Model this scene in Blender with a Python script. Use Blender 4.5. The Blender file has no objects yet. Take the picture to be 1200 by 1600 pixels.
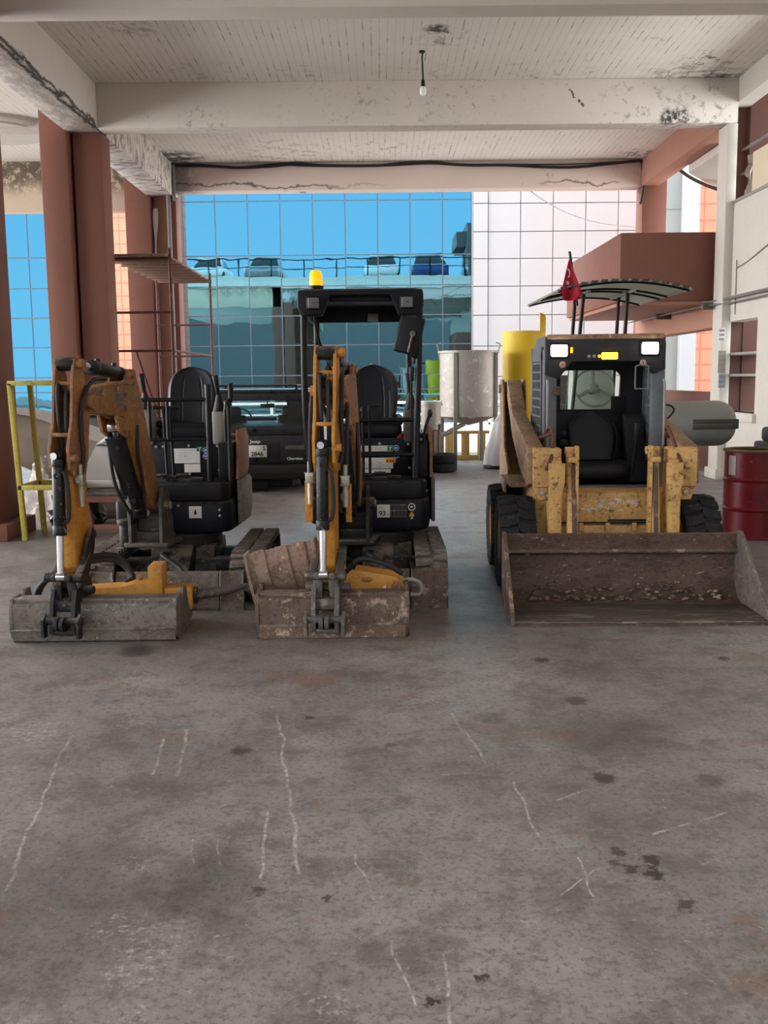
import bpy, bmesh, math, random
from mathutils import Vector, Matrix
random.seed(11)
PI = math.pi
SC = bpy.context.scene
COL = SC.collection
V = Vector

# ------------------------------------------------------------ camera
FPX, CAMH = 1550.0, 1.6
PITCH = math.atan(208/FPX)
YAW = -math.atan(5.8/FPX*math.cos(PITCH))
ROLL = -math.radians(0.6)
CR = Matrix.Rotation(YAW, 3, 'Z') @ Matrix.Rotation(PI/2-PITCH, 3, 'X') @ Matrix.Rotation(ROLL, 3, 'Z')
cam = bpy.data.cameras.new('camera'); cam.sensor_fit = 'AUTO'; cam.sensor_width = 36; cam.lens = 36*FPX/1600
cam.clip_end = 500
camo = bpy.data.objects.new('camera', cam); COL.objects.link(camo)
camo.matrix_world = Matrix.Translation((0, 0, CAMH)) @ CR.to_4x4()
SC.camera = camo
def ray(x, y): return CR @ V(((x-600)/FPX, -(y-800)/FPX, -1))
def W(x, y, Y):                       # survey of the photograph: point at distance Y
    d = ray(x, y); return V((0, 0, CAMH)) + d*(Y/d.y)
def G(x, y, z=0.0):                   # point at height z
    d = ray(x, y); return V((0, 0, CAMH)) + d*((z-CAMH)/d.z)

SC.view_settings.view_transform = 'Standard'
try: SC.view_settings.look = 'None'
except Exception: pass
SC.view_settings.gamma = 1.0
SC.view_settings.use_curve_mapping = False
SC.view_settings.exposure = 0.0

# ------------------------------------------------------------ colour + materials
def S(r, g, b):
    f = lambda c: (c/255)/12.92 if c/255 <= .04045 else ((c/255+.055)/1.055)**2.4
    return (f(r), f(g), f(b), 1)
class NT:
    def __init__(s, m):
        m.use_nodes = True; s.t = m.node_tree; s.t.nodes.clear()
    def n(s, typ, **kw):
        nd = s.t.nodes.new(typ)
        for k, v in kw.items():
            if k[0] == '_': setattr(nd, k[1:], v)
            else: nd.inputs[k.replace('__', ' ')].default_value = v
        return nd
    def l(s, a, b): s.t.links.new(a, b)
    def math(s, op, a, b=None, c=None, clamp=False):
        nd = s.t.nodes.new('ShaderNodeMath'); nd.operation = op; nd.use_clamp = clamp
        for i, v in enumerate((a, b, c)):
            if v is None: continue
            if isinstance(v, (int, float)): nd.inputs[i].default_value = v
            else: s.l(v, nd.inputs[i])
        return nd.outputs[0]
    def ramp(s, fac, lo, hi, smooth=True):
        nd = s.t.nodes.new('ShaderNodeMapRange'); nd.clamp = True
        if smooth: nd.interpolation_type = 'SMOOTHSTEP'
        s.l(fac, nd.inputs[0]); nd.inputs[1].default_value = lo; nd.inputs[2].default_value = hi
        return nd.outputs[0]
    def mix(s, fac, a, b, blend='MIX'):
        nd = s.t.nodes.new('ShaderNodeMix'); nd.data_type = 'RGBA'; nd.blend_type = blend
        for i, v in ((0, fac), (6, a), (7, b)):
            if isinstance(v, (int, float, tuple, list)): nd.inputs[i].default_value = v
            else: s.l(v, nd.inputs[i])
        return nd.outputs[2]
    def noise(s, vec, scale, detail=4, rough=.6, dist=0):
        nd = s.n('ShaderNodeTexNoise', Scale=scale, Detail=detail, Roughness=rough, Distortion=dist)
        s.l(vec, nd.inputs['Vector']); return nd.outputs['Fac']
    def dirt(s, vec, scale, detail=8, rough=.75, dist=0):
        return s.math('ADD', s.math('MULTIPLY', s.math('SUBTRACT', s.noise(vec, scale, detail, rough, dist), .5), 1.75), .5)
    def out(s, bsdf):
        o = s.t.nodes.new('ShaderNodeOutputMaterial'); s.l(bsdf, o.inputs[0])
def mulc(c, k): return (c[0]*k, c[1]*k, c[2]*k, 1)
def mat(name, col, rough=.5, metal=0.0, var=.18, vs=5, wear=None, bump=0.0, bs=60, spec=.35, stretch=None, emit=None, wear2=None, coat=0, edge=None, grime=0.0, dust=None):
    m = bpy.data.materials.new(name); t = NT(m)
    tc = t.n('ShaderNodeTexCoord').outputs['Object']
    if stretch:
        mp = t.n('ShaderNodeMapping', Scale=stretch); t.l(tc, mp.inputs[0]); vec = mp.outputs[0]
    else: vec = tc
    c = t.mix(t.noise(vec, vs), mulc(col, 1-var), mulc(col, 1+var))
    b = t.n('ShaderNodeBsdfPrincipled', Roughness=rough, Metallic=metal)
    b.inputs['Specular IOR Level'].default_value = spec
    if grime:          # fine dirt: small dark specks and a broad soiling
        c = t.mix(t.math('MULTIPLY', t.ramp(t.dirt(vec, 34), .50, .72), grime), c, mulc(col, .38))
        c = t.mix(t.math('MULTIPLY', t.ramp(t.dirt(vec, 2.6, 9), .45, .75), grime*.8), c, mulc(col, .5))
    for w in (wear, wear2):
        if not w: continue
        wc, wl, ws = w[:3]
        f = t.ramp(t.dirt(vec, ws, 12, .74, .3), wl, wl+.07)
        f = t.math('MULTIPLY', f, t.math('ADD', .35, t.ramp(t.dirt(vec, ws*6, 6, .8), .38, .6), clamp=True))
        c = t.mix(f, c, wc)
    if edge:           # paint rubbed off the edges
        ec, er, ea = edge
        bv = t.n('ShaderNodeBevel', Radius=er, _samples=4); gm = t.n('ShaderNodeNewGeometry')
        dt = t.n('ShaderNodeVectorMath', _operation='DOT_PRODUCT'); t.l(bv.outputs[0], dt.inputs[0]); t.l(gm.outputs['Normal'], dt.inputs[1])
        f = t.ramp(t.math('SUBTRACT', 1.0, dt.outputs['Value']), .03, .22)
        f = t.math('MULTIPLY', f, t.ramp(t.dirt(vec, 16), .36, .58))
        c = t.mix(t.math('MULTIPLY', f, ea), c, ec)
    if dust:           # pale dust lying on upward faces
        gm2 = t.n('ShaderNodeNewGeometry'); sp_ = t.n('ShaderNodeSeparateXYZ'); t.l(gm2.outputs['Normal'], sp_.inputs[0])
        f = t.math('MULTIPLY', t.ramp(sp_.outputs[2], .3, .9), t.ramp(t.dirt(vec, 9), .3, .6))
        c = t.mix(t.math('MULTIPLY', f, dust[1]), c, dust[0])
    t.l(c, b.inputs['Base Color'])
    if rough < .9:
        r = t.n('ShaderNodeMapRange'); t.l(t.noise(vec, vs*3), r.inputs[0]); r.inputs[3].default_value = max(.02, rough-.12); r.inputs[4].default_value = min(1, rough+.12)
        t.l(r.outputs[0], b.inputs['Roughness'])
    if bump:
        bp = t.n('ShaderNodeBump', Strength=bump, Distance=.01); t.l(t.noise(vec, bs, 5), bp.inputs['Height']); t.l(bp.outputs[0], b.inputs['Normal'])
    if emit:
        b.inputs['Emission Color'].default_value = emit[0]; b.inputs['Emission Strength'].default_value = emit[1]
    t.out(b.outputs[0]); return m
def glass(name, tint, rough=.03):
    m = bpy.data.materials.new(name); t = NT(m)
    a = t.n('ShaderNodeBsdfTransparent', Color=tint); g = t.n('ShaderNodeBsdfGlossy', Roughness=rough)
    lw = t.n('ShaderNodeLayerWeight', Blend=.5); mx = t.t.nodes.new('ShaderNodeMixShader')
    f = t.math('ADD', .03, t.math('MULTIPLY', t.math('POWER', lw.outputs['Facing'], 4.0), .5))
    t.l(f, mx.inputs[0]); t.l(a.outputs[0], mx.inputs[1]); t.l(g.outputs[0], mx.inputs[2]); t.out(mx.outputs[0]); return m

M = {}
M['brown'] = mat('brown_paint', S(122, 80, 67), .75, var=.07, vs=1.5, bump=.06, bs=30, grime=.10)
M['brown_dark'] = mat('dark_brown_paint', S(100, 66, 56), .8, var=.07, vs=1.5, bump=.06, bs=30, grime=.10)
M['salmon'] = mat('salmon_paint_and_bounce', S(160, 116, 99), .8, var=.07, vs=2)
M['white_wall'] = mat('white_wall_paint', S(196, 190, 182), .85, var=.04, vs=1.2, bump=.05, bs=25, grime=.10)
M['beige'] = mat('beige_board', S(205, 190, 165), .7, var=.05)
M['alu_white'] = mat('white_cladding', S(158, 159, 160), .5, var=.02, vs=1)
M['alu_grey'] = mat('grey_cladding', S(148, 150, 147), .5, var=.03, vs=1)
M['mullion'] = mat('mullion_grey', S(92, 104, 112), .5, metal=.4)
M['joint'] = mat('joint_grey', S(96, 98, 98), .7)
M['black'] = mat('black_plastic', S(22, 23, 27), .5, var=.2, vs=8, spec=.22, bump=.04, bs=200, edge=(S(70, 68, 66), .006, .5), dust=(S(150, 138, 128), .22))
M['navy'] = mat('black_blue_panel', S(19, 22, 30), .5, var=.2, vs=6, spec=.22, bump=.02, bs=120, edge=(S(70, 68, 68), .006, .5), wear=(S(44, 44, 48), .66, 10), dust=(S(150, 138, 128), .22))
M['frame_black'] = mat('black_frame_paint', S(15, 16, 17), .45, var=.2, spec=.25, wear=(S(60, 56, 52), .72, 14))
M['grip'] = mat('black_rubber_grip', S(18, 18, 19), .55)
M['seat'] = mat('black_seat_vinyl', S(24, 25, 30), .45, var=.12, vs=10, spec=.25, bump=.05, bs=300)
M['yellow'] = mat('machine_yellow', S(188, 128, 46), .5, var=.10, vs=6, grime=.5, wear=(S(120, 84, 50), .64, 9), wear2=(S(60, 46, 36), .70, 16), edge=(S(96, 70, 48), .005, .7))
M['yellow_worn'] = mat('worn_orange_brown', S(156, 110, 66), .6, var=.14, vs=5, grime=.65, wear=(S(128, 90, 62), .50, 6), wear2=(S(186, 160, 134), .68, 13), bump=.1, edge=(S(208, 176, 140), .006, .8))
M['breaker_yellow'] = mat('breaker_yellow', S(198, 140, 58), .5, var=.08, vs=5, grime=.45, wear=(S(150, 100, 50), .66, 9), wear2=(S(86, 58, 40), .72, 18), edge=(S(110, 78, 48), .005, .7))
M['cyl_black'] = mat('cylinder_black', S(22, 22, 24), .4, var=.2, spec=.3, wear=(S(150, 150, 150), .66, 18))
M['chrome'] = mat('chrome_rod', S(225, 225, 228), .12, metal=1, var=.03)
M['hose'] = mat('hydraulic_hose', S(38, 36, 36), .6, var=.2, vs=20)
M['steel_grey'] = mat('worn_steel', S(120, 112, 105), .55, metal=.2, var=.14, vs=5, grime=.8, wear=(S(92, 84, 78), .55, 9), wear2=(S(204, 198, 192), .68, 22), bump=.2, bs=60, edge=(S(190, 182, 174), .006, .7))
M['steel_dark'] = mat('dark_steel', S(86, 80, 76), .55, metal=.2, var=.2, vs=6, grime=.5, wear=(S(134, 122, 112), .60, 10), bump=.15, edge=(S(160, 150, 140), .006, .7))
M['iron'] = mat('black_iron', S(38, 36, 35), .55, metal=.2, var=.25, vs=9, spec=.25, wear=(S(110, 100, 90), .64, 14), bump=.1, edge=(S(120, 112, 104), .005, .7), dust=(S(150, 138, 128), .5))
M['rusty'] = mat('rusty_steel', S(104, 87, 76), .62, metal=.15, var=.18, vs=5, grime=.75, wear=(S(164, 142, 126), .56, 8), wear2=(S(78, 66, 60), .60, 7), bump=.22, bs=50, edge=(S(180, 164, 150), .006, .6))
M['rust_inside'] = mat('rusty_bucket_steel', S(96, 75, 65), .65, metal=.1, var=.2, vs=4, grime=.75, wear=(S(70, 54, 48), .53, 4), wear2=(S(176, 156, 142), .68, 18), bump=.3, bs=50, stretch=(1, 2.0, 2.0), edge=(S(190, 172, 158), .008, .8))
M['bucket_floor'] = mat('scraped_bucket_floor', S(88, 80, 76), .5, metal=.25, var=.2, vs=4, grime=.6, wear=(S(146, 132, 122), .56, 6), bump=.15, stretch=(.6, 4, 4), edge=(S(180, 170, 160), .006, .8))
M['rubber'] = mat('track_rubber', S(92, 84, 79), .85, var=.18, vs=14, spec=.2, grime=.45, wear=(S(124, 114, 106), .56, 9), bump=.2, bs=80, dust=(S(150, 138, 128), .5))
M['tyre'] = mat('tyre_rubber', S(40, 40, 42), .8, var=.2, vs=12, spec=.2, wear=(S(84, 80, 78), .64, 10), bump=.15, bs=90, edge=(S(90, 88, 86), .008, .6))
M['skid'] = mat('skid_yellow', S(218, 174, 110), .6, var=.10, vs=6, grime=.5, wear=(S(150, 106, 66), .60, 11), wear2=(S(80, 58, 46), .62, 22), bump=.08, edge=(S(112, 80, 58), .007, .8))
M['skid_brown'] = mat('skid_arm_worn', S(156, 127, 100), .65, var=.14, vs=6, grime=.65, wear=(S(118, 92, 72), .54, 8), wear2=(S(214, 196, 170), .66, 15), bump=.1, edge=(S(216, 196, 168), .006, .7))
M['charcoal'] = mat('cab_charcoal', S(104, 109, 114), .55, var=.12, vs=8, grime=.2, wear=(S(118, 118, 118), .64, 12), bump=.06, edge=(S(140, 138, 134), .006, .7))
M['cab_dark'] = mat('cab_interior', S(50, 50, 54), .65, var=.2, vs=8, spec=.2, wear=(S(60, 58, 56), .64, 8))
M['brass'] = mat('fitting_grey', S(168, 158, 140), .4, metal=.6, var=.2, vs=20)
M['decal'] = mat('white_decal', S(212, 210, 204), .5, var=.05, vs=12, wear=(S(160, 158, 152), .70, 18))
M['ink'] = mat('black_ink', S(38, 38, 40), .6)
M['ink_grey'] = mat('grey_ink', S(130, 130, 130), .6)
M['green'] = mat('green_sticker', S(24, 104, 66), .5)
M['blue'] = mat('blue_sticker', S(58, 84, 168), .5)
M['orange'] = mat('orange_sticker', S(238, 150, 26), .5)
M['white'] = mat('white_plastic', S(226, 226, 226), .4, var=.03)
M['red_btn'] = mat('red_button', S(196, 60, 46), .4)
M['amber'] = mat('amber_lens', S(250, 176, 24), .2, var=.05, emit=(S(255, 180, 20), .5))  # slight glow added to brighten the amber
M['amber_lit'] = mat('lit_amber_light', S(255, 180, 40), .3, emit=(S(255, 176, 30), 6))
M['lamp_lit'] = mat('lit_headlight', S(255, 240, 215), .3, emit=(S(255, 232, 200), 9))
M['lens'] = mat('grey_lens', S(120, 122, 126), .3, metal=.1)
M['drum_red'] = mat('drum_red', S(112, 18, 28), .4, var=.12, vs=4, grime=.2, wear=(S(84, 18, 26), .56, 5), wear2=(S(190, 150, 140), .74, 14), bump=.05, bs=12)
M['drum_rim'] = mat('drum_rim', S(120, 104, 70), .5, metal=.5, var=.25, vs=9)
M['tank_grey'] = mat('tank_grey_green', S(146, 150, 145), .45, var=.05, vs=3)
M['band'] = mat('dark_band', S(72, 76, 72), .5)
M['roller_grey'] = mat('grey_green_paint', S(166, 174, 166), .5, var=.1, vs=5)
def trans(name, col, k):
    m = bpy.data.materials.new(name); t = NT(m); d = t.n('ShaderNodeBsdfDiffuse', Color=col); q = t.n('ShaderNodeBsdfTranslucent', Color=col); mx = t.n('ShaderNodeMixShader', Fac=k)
    t.l(d.outputs[0], mx.inputs[1]); t.l(q.outputs[0], mx.inputs[2]); t.out(mx.outputs[0]); return m
M['poly'] = trans('grey_translucent_sheet', S(224, 226, 220), .62)
M['flag_red'] = mat('flag_red', S(176, 24, 48), .7, var=.06)
M['stainless'] = mat('stainless', S(160, 154, 148), .5, metal=.3, var=.12, vs=4, grime=.25, wear=(S(198, 190, 178), .62, 7))
M['galv'] = mat('galvanised', S(150, 146, 140), .5, metal=.4, var=.15)
M['silo_yellow'] = mat('yellow_bin_paint', S(214, 180, 40), .5, var=.08, vs=3, wear=(S(170, 140, 40), .7, 6))
M['rack_yellow'] = mat('yellow_rack_paint', S(176, 160, 66), .55, var=.12, vs=6, grime=.35, wear=(S(120, 104, 56), .62, 10))
M['wood'] = mat('pallet_wood', S(196, 162, 96), .7, var=.2, vs=8, stretch=(6, 6, 1), wear=(S(128, 96, 60), .7, 10))
M['red_wood'] = mat('red_brown_wood', S(124, 80, 66), .7, var=.2, vs=8, wear=(S(160, 130, 116), .66, 9))
M['tarp'] = mat('grey_tarp', S(132, 120, 108), .75, var=.12, vs=5, bump=.2, bs=25)
M['tarp_white'] = mat('pale_tarp', S(202, 200, 200), .6, var=.06, vs=4, bump=.1, bs=20)
M['bag_black'] = mat('black_bag', S(22, 22, 23), .3, var=.2, bump=.4, bs=30)
M['shell'] = mat('pale_shell', S(214, 214, 214), .35, var=.04, vs=3)
M['rust_pipe'] = mat('rusty_scaffold_tube', S(96, 58, 46), .65, var=.25, vs=8, wear=(S(180, 160, 150), .70, 9))
M['plank'] = mat('scaffold_plank', S(132, 104, 88), .75, var=.2, vs=6, stretch=(8, 1, 1))
M['jeep'] = mat('dark_car_paint', S(46, 46, 48), .3, var=.12, vs=3, coat=.5)
M['jeep_trim'] = mat('dark_car_trim', S(32, 32, 33), .55)
M['car_glass'] = glass('car_glass', (.86, .90, .90, 1))
M['cab_glass'] = glass('cab_rear_glass', (.92, .97, .94, 1))
M['tail_red'] = mat('tail_lamp_red', S(120, 18, 24), .25)
M['plate_white'] = mat('number_plate', S(216, 214, 208), .5)
M['pipe'] = mat('grey_pipe', S(112, 108, 104), .5, var=.2, vs=9)
M['cable'] = mat('black_cable', S(36, 34, 33), .7)
M['bulb'] = mat('bulb_glass', S(236, 236, 232), .3)
M['yard'] = mat('dark_yard_paving', S(104, 100, 97), .85, var=.1, vs=2)
M['rear_wall'] = mat('rear_building_paint', S(92, 88, 88), .85, var=.1, vs=.6)
M['lip_brown'] = mat('brown_lip_steel', S(118, 97, 84), .6, metal=.1, var=.15, vs=6, grime=.5, wear=(S(184, 164, 150), .60, 14), bump=.2, edge=(S(190, 172, 158), .005, .7))
M['dig'] = mat('pale_rusty_steel', S(148, 124, 108), .65, var=.14, vs=5, grime=.7, wear=(S(110, 88, 76), .55, 6), wear2=(S(200, 184, 170), .66, 16), bump=.2, edge=(S(206, 190, 176), .006, .7))
M['tarp_dull'] = mat('dull_grey_tarp', S(166, 158, 152), .7, var=.1, vs=6, grime=.3, bump=.15, bs=20)
M['wheel_grey'] = mat('grey_wheel_rim', S(120, 124, 118), .5)
M['seat_light'] = mat('light_seat_vinyl', S(36, 37, 42), .5, var=.15, vs=8, spec=.3, bump=.06, bs=200)  # lighter seat vinyl, its bluish highlights put into the colour
M['niche_brown'] = mat('niche_brown', S(84, 56, 48), .8, var=.06)  # brown set darker in place of shade behind the wall openings

# ------------------------------------------------------------ mesh helper
class MB:
    def __init__(s, X=None): s.bm = bmesh.new(); s.X = X
    def _in(s, b, X=None):
        for m_ in (X, s.X):
            if m_ is not None: bmesh.ops.transform(b, matrix=m_, verts=b.verts)
        me = bpy.data.meshes.new('_'); b.to_mesh(me); b.free(); s.bm.from_mesh(me); bpy.data.meshes.remove(me); return s
    def box(s, x0, x1, y0, y1, z0, z1, r=0, X=None, seg=2):
        b = bmesh.new(); bmesh.ops.create_cube(b, size=1)
        for v in b.verts: v.co = V(((x0+x1)/2+v.co.x*(x1-x0), (y0+y1)/2+v.co.y*(y1-y0), (z0+z1)/2+v.co.z*(z1-z0)))
        if r: bmesh.ops.bevel(b, geom=b.edges[:], offset=min(r, .48*min(abs(x1-x0), abs(y1-y0), abs(z1-z0))), segments=seg, profile=.5, affect='EDGES')
        return s._in(b, X)
    def hexa(s, lo, hi, r=0):             # two quads (4 points each) -> solid
        b = bmesh.new(); vs = [b.verts.new(p) for p in lo+hi]
        b.faces.new(vs[3::-1]); b.faces.new(vs[4:])
        for i in range(4): b.faces.new((vs[i], vs[(i+1) % 4], vs[4+(i+1) % 4], vs[4+i]))
        bmesh.ops.recalc_face_normals(b, faces=b.faces)
        if r: bmesh.ops.bevel(b, geom=b.edges[:], offset=r, segments=2, profile=.5, affect='EDGES')
        return s._in(b)
    def bar(s, p0, p1, w, h, r=0, up=(0, 0, 1)):   # rectangular bar from p0 to p1
        p0, p1 = V(p0), V(p1); d = p1-p0; L = d.length; z = d.normalized(); u = V(up)
        if abs(z.dot(u)) > .99: u = V((0, 1, 0))
        x = u.cross(z).normalized(); y = z.cross(x)
        R = Matrix((x, y, z)).transposed().to_4x4(); R.translation = p0
        return s.box(-w/2, w/2, -h/2, h/2, 0, L, r, R)
    def cyl(s, p0, p1, r, r2=None, seg=20, bev=0):
        p0, p1 = V(p0), V(p1); d = p1-p0; b = bmesh.new()
        bmesh.ops.create_cone(b, cap_ends=True, segments=seg, radius1=r, radius2=r if r2 is None else r2, depth=d.length)
        if bev: bmesh.ops.bevel(b, geom=[e for e in b.edges if len(e.link_faces) == 2 and e.calc_face_angle() > 1], offset=bev, segments=2, profile=.5, affect='EDGES')
        R = d.to_track_quat('Z', 'Y').to_matrix().to_4x4(); R.translation = (p0+p1)/2
        return s._in(b, R)
    def tube(s, pts, r, seg=8, smooth=0):
        pts = [V(p) for p in pts]
        if smooth: pts = spline(pts, smooth)
        b = bmesh.new(); rings = []; t0 = (pts[1]-pts[0]).normalized()
        n = t0.orthogonal().normalized()
        for i, p in enumerate(pts):
            t = (pts[min(i+1, len(pts)-1)]-pts[max(i-1, 0)]).normalized()
            n = (n-t*n.dot(t)); n = n.normalized() if n.length > 1e-6 else t.orthogonal().normalized()
            q = t.cross(n)
            rings.append([b.verts.new(p+(n*math.cos(2*PI*k/seg)+q*math.sin(2*PI*k/seg))*r) for k in range(seg)])
        for a, c in zip(rings, rings[1:]):
            for k in range(seg): b.faces.new((a[k], a[(k+1) % seg], c[(k+1) % seg], c[k]))
        b.faces.new(rings[0][::-1]); b.faces.new(rings[-1])
        return s._in(b)
    def prism(s, pts, ax, a0, a1, r=0):   # outline in the plane across axis ax
        b = bmesh.new()
        f = {'x': lambda p, a: V((a, p[0], p[1])), 'y': lambda p, a: V((p[0], a, p[1])), 'z': lambda p, a: V((p[0], p[1], a))}[ax]
        v0 = [b.verts.new(f(p, a0)) for p in pts]; v1 = [b.verts.new(f(p, a1)) for p in pts]; n = len(pts)
        b.faces.new(v0[::-1]); b.faces.new(v1)
        for i in range(n): b.faces.new((v0[i], v0[(i+1) % n], v1[(i+1) % n], v1[i]))
        bmesh.ops.recalc_face_normals(b, faces=b.faces)
        if r: bmesh.ops.bevel(b, geom=b.edges[:], offset=r, segments=2, profile=.5, affect='EDGES')
        return s._in(b)
    def lathe(s, prof, c=(0, 0, 0), ax='z', seg=32, closed=False):   # prof: (radius, height)
        b = bmesh.new(); rings = []
        for r, h in prof:
            ring = []
            for k in range(seg):
                a = 2*PI*k/seg; p = V((r*math.cos(a), r*math.sin(a), h))
                if ax == 'x': p = V((h, p.x, p.y))
                elif ax == 'y': p = V((p.x, h, p.y))
                ring.append(b.verts.new(p+V(c)))
            rings.append(ring)
        pr = list(zip(rings, rings[1:]))+([(rings[-1], rings[0])] if closed else [])
        for a, d in pr:
            for k in range(seg): b.faces.new((a[k], a[(k+1) % seg], d[(k+1) % seg], d[k]))
        if not closed:
            b.faces.new(rings[0][::-1]); b.faces.new(rings[-1])
        bmesh.ops.remove_doubles(b, verts=b.verts, dist=1e-5)
        bmesh.ops.recalc_face_normals(b, faces=b.faces)
        return s._in(b)
    def ball(s, c, r, sc=(1, 1, 1), seg=20):
        b = bmesh.new(); bmesh.ops.create_uvsphere(b, u_segments=seg, v_segments=max(8, seg//2), radius=r)
        for v in b.verts: v.co = V((v.co.x*sc[0], v.co.y*sc[1], v.co.z*sc[2]))+V(c)
        return s._in(b)
    def loft(s, rings, cap=True):
        b = bmesh.new(); R = [[b.verts.new(p) for p in r] for r in rings]; n = len(rings[0])
        for a, c in zip(R, R[1:]):
            for k in range(n): b.faces.new((a[k], a[(k+1) % n], c[(k+1) % n], c[k]))
        if cap: b.faces.new(R[0][::-1]); b.faces.new(R[-1])
        bmesh.ops.recalc_face_normals(b, faces=b.faces)
        return s._in(b)
    def grid(s, fn, nu, nv, th=0):        # fn(u,v)->point, u,v in 0..1; th = thickness
        b = bmesh.new(); vs = [[b.verts.new(fn(i/nu, j/nv)) for j in range(nv+1)] for i in range(nu+1)]
        for i in range(nu):
            for j in range(nv): b.faces.new((vs[i][j], vs[i+1][j], vs[i+1][j+1], vs[i][j+1]))
        if th:
            bmesh.ops.recalc_face_normals(b, faces=b.faces)
            bmesh.ops.solidify(b, geom=b.faces[:], thickness=th)
        return s._in(b)
    def done(s, name, m, parent=None, ang=35, smooth=True, bev=0):
        me = bpy.data.meshes.new(name)
        s.bm.to_mesh(me); s.bm.free()
        if smooth:
            me.polygons.foreach_set('use_smooth', [True]*len(me.polygons))
            try: me.set_sharp_from_angle(angle=math.radians(ang))
            except Exception: pass
        me.materials.append(M[m] if isinstance(m, str) else m)
        o = bpy.data.objects.new(name, me); COL.objects.link(o)
        if parent is not None: o.parent = parent
        if bev:
            md = o.modifiers.new('bev', 'BEVEL'); md.width = bev; md.segments = 2; md.limit_method = 'ANGLE'; md.angle_limit = .6
        return o
def spline(pts, k):
    out = []; n = len(pts)
    for i in range(n-1):
        p0, p1, p2, p3 = pts[max(i-1, 0)], pts[i], pts[i+1], pts[min(i+2, n-1)]
        for j in range(k):
            t = j/k
            out.append(.5*((2*p1)+(p2-p0)*t+(2*p0-5*p1+4*p2-p3)*t*t+(3*p1-p0-3*p2+p3)*t**3))
    out.append(pts[-1]); return out
def thing(name, label, cat, loc=(0, 0, 0), rz=0, group=None):
    o = bpy.data.objects.new(name, None); COL.objects.link(o); o.empty_display_size = .1
    o.location = loc; o.rotation_euler = (0, 0, rz); o['label'] = label; o['category'] = cat
    if group: o['group'] = group
    return o
def tag(o, label, cat, group=None):
    o['label'] = label; o['category'] = cat
    if group: o['group'] = group
    return o
def struct(o, label, cat):
    o['kind'] = 'structure'; o['label'] = label; o['category'] = cat; return o
def place(o, loc, rz=0):      # move a single-mesh thing's origin to loc without moving the shape
    for v in o.data.vertices: v.co = v.co-V(loc)
    o.location = loc; return o
def copy_tree(o, parent=None):
    c = o.copy(); COL.objects.link(c)
    if parent is not None: c.parent = parent
    for ch in o.children: copy_tree(ch, c)
    return c
def text(name, s, size, m, parent, Mx, depth=.0015, align='CENTER', sx=1.0, bold=.02):
    cu = bpy.data.curves.new('_t', 'FONT'); cu.body = s; cu.size = size; cu.extrude = depth; cu.offset = size*bold; cu.align_x = align; cu.align_y = 'CENTER'
    to = bpy.data.objects.new('_t', cu); COL.objects.link(to)
    bpy.context.view_layer.update()
    me = bpy.data.meshes.new_from_object(to.evaluated_get(bpy.context.evaluated_depsgraph_get()))
    bpy.data.objects.remove(to); me.transform(Mx @ Matrix.Diagonal((sx, 1, 1, 1)))
    me.materials.clear(); me.materials.append(M[m]); me.name = name
    o = bpy.data.objects.new(name, me); COL.objects.link(o)
    if parent is not None: o.parent = parent
    return o
def facing(x, y, z, rz=0):     # text plane standing up and facing -Y
    return Matrix.Translation((x, y, z)) @ Matrix.Rotation(rz, 4, 'Z') @ Matrix.Rotation(PI/2, 4, 'X')
SKYB = 8.0
# ------------------------------------------------------------ world
wd = bpy.data.worlds.new('sky'); SC.world = wd; t = NT(wd)
tc = t.n('ShaderNodeTexCoord').outputs['Generated']
sp = t.n('ShaderNodeSeparateXYZ'); t.l(tc, sp.inputs[0])
el = sp.outputs[2]
blue = t.mix(t.ramp(el, 0.0, .35), (.50, .78, 1.0, 1), (.33, .62, .95, 1))
# thin cloud on a blue sky facing the glass front, a bright bank added above it and to both sides to light the garage
mp = t.n('ShaderNodeMapping', Scale=(1, 1, 2.6)); t.l(tc, mp.inputs[0])
cl = t.noise(mp.outputs[0], 3.2, 6, .55)
ax = t.math('ABSOLUTE', sp.outputs[0])
bank = t.math('MULTIPLY', t.ramp(el, .19, .27), t.math('SUBTRACT', 1.0, t.ramp(el, .50, .72)))
side = t.math('MULTIPLY', t.ramp(ax, .66, .86), t.math('SUBTRACT', 1.0, t.ramp(el, .55, .75)))
cfac = t.math('MAXIMUM', t.math('MULTIPLY', bank, .40), side)
cfac = t.math('MULTIPLY', cfac, t.math('ADD', .72, t.math('MULTIPLY', t.ramp(cl, .35, .6), .28)))
wisp = t.math('MULTIPLY', t.ramp(cl, .60, .74), .6)
base = t.mix(wisp, blue, (1.15, 1.15, 1.15, 1))
high = t.mix(t.ramp(el, .6, .8), base, (1.0, 1.05, 1.15, 1))
skyc = t.mix(cfac, high, (SKYB, SKYB*.985, SKYB*.96, 1))
bg = t.n('ShaderNodeBackground', Strength=1.0); t.l(skyc, bg.inputs[0])
o_ = t.n('ShaderNodeOutputWorld'); t.l(bg.outputs[0], o_.inputs[0])

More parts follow.
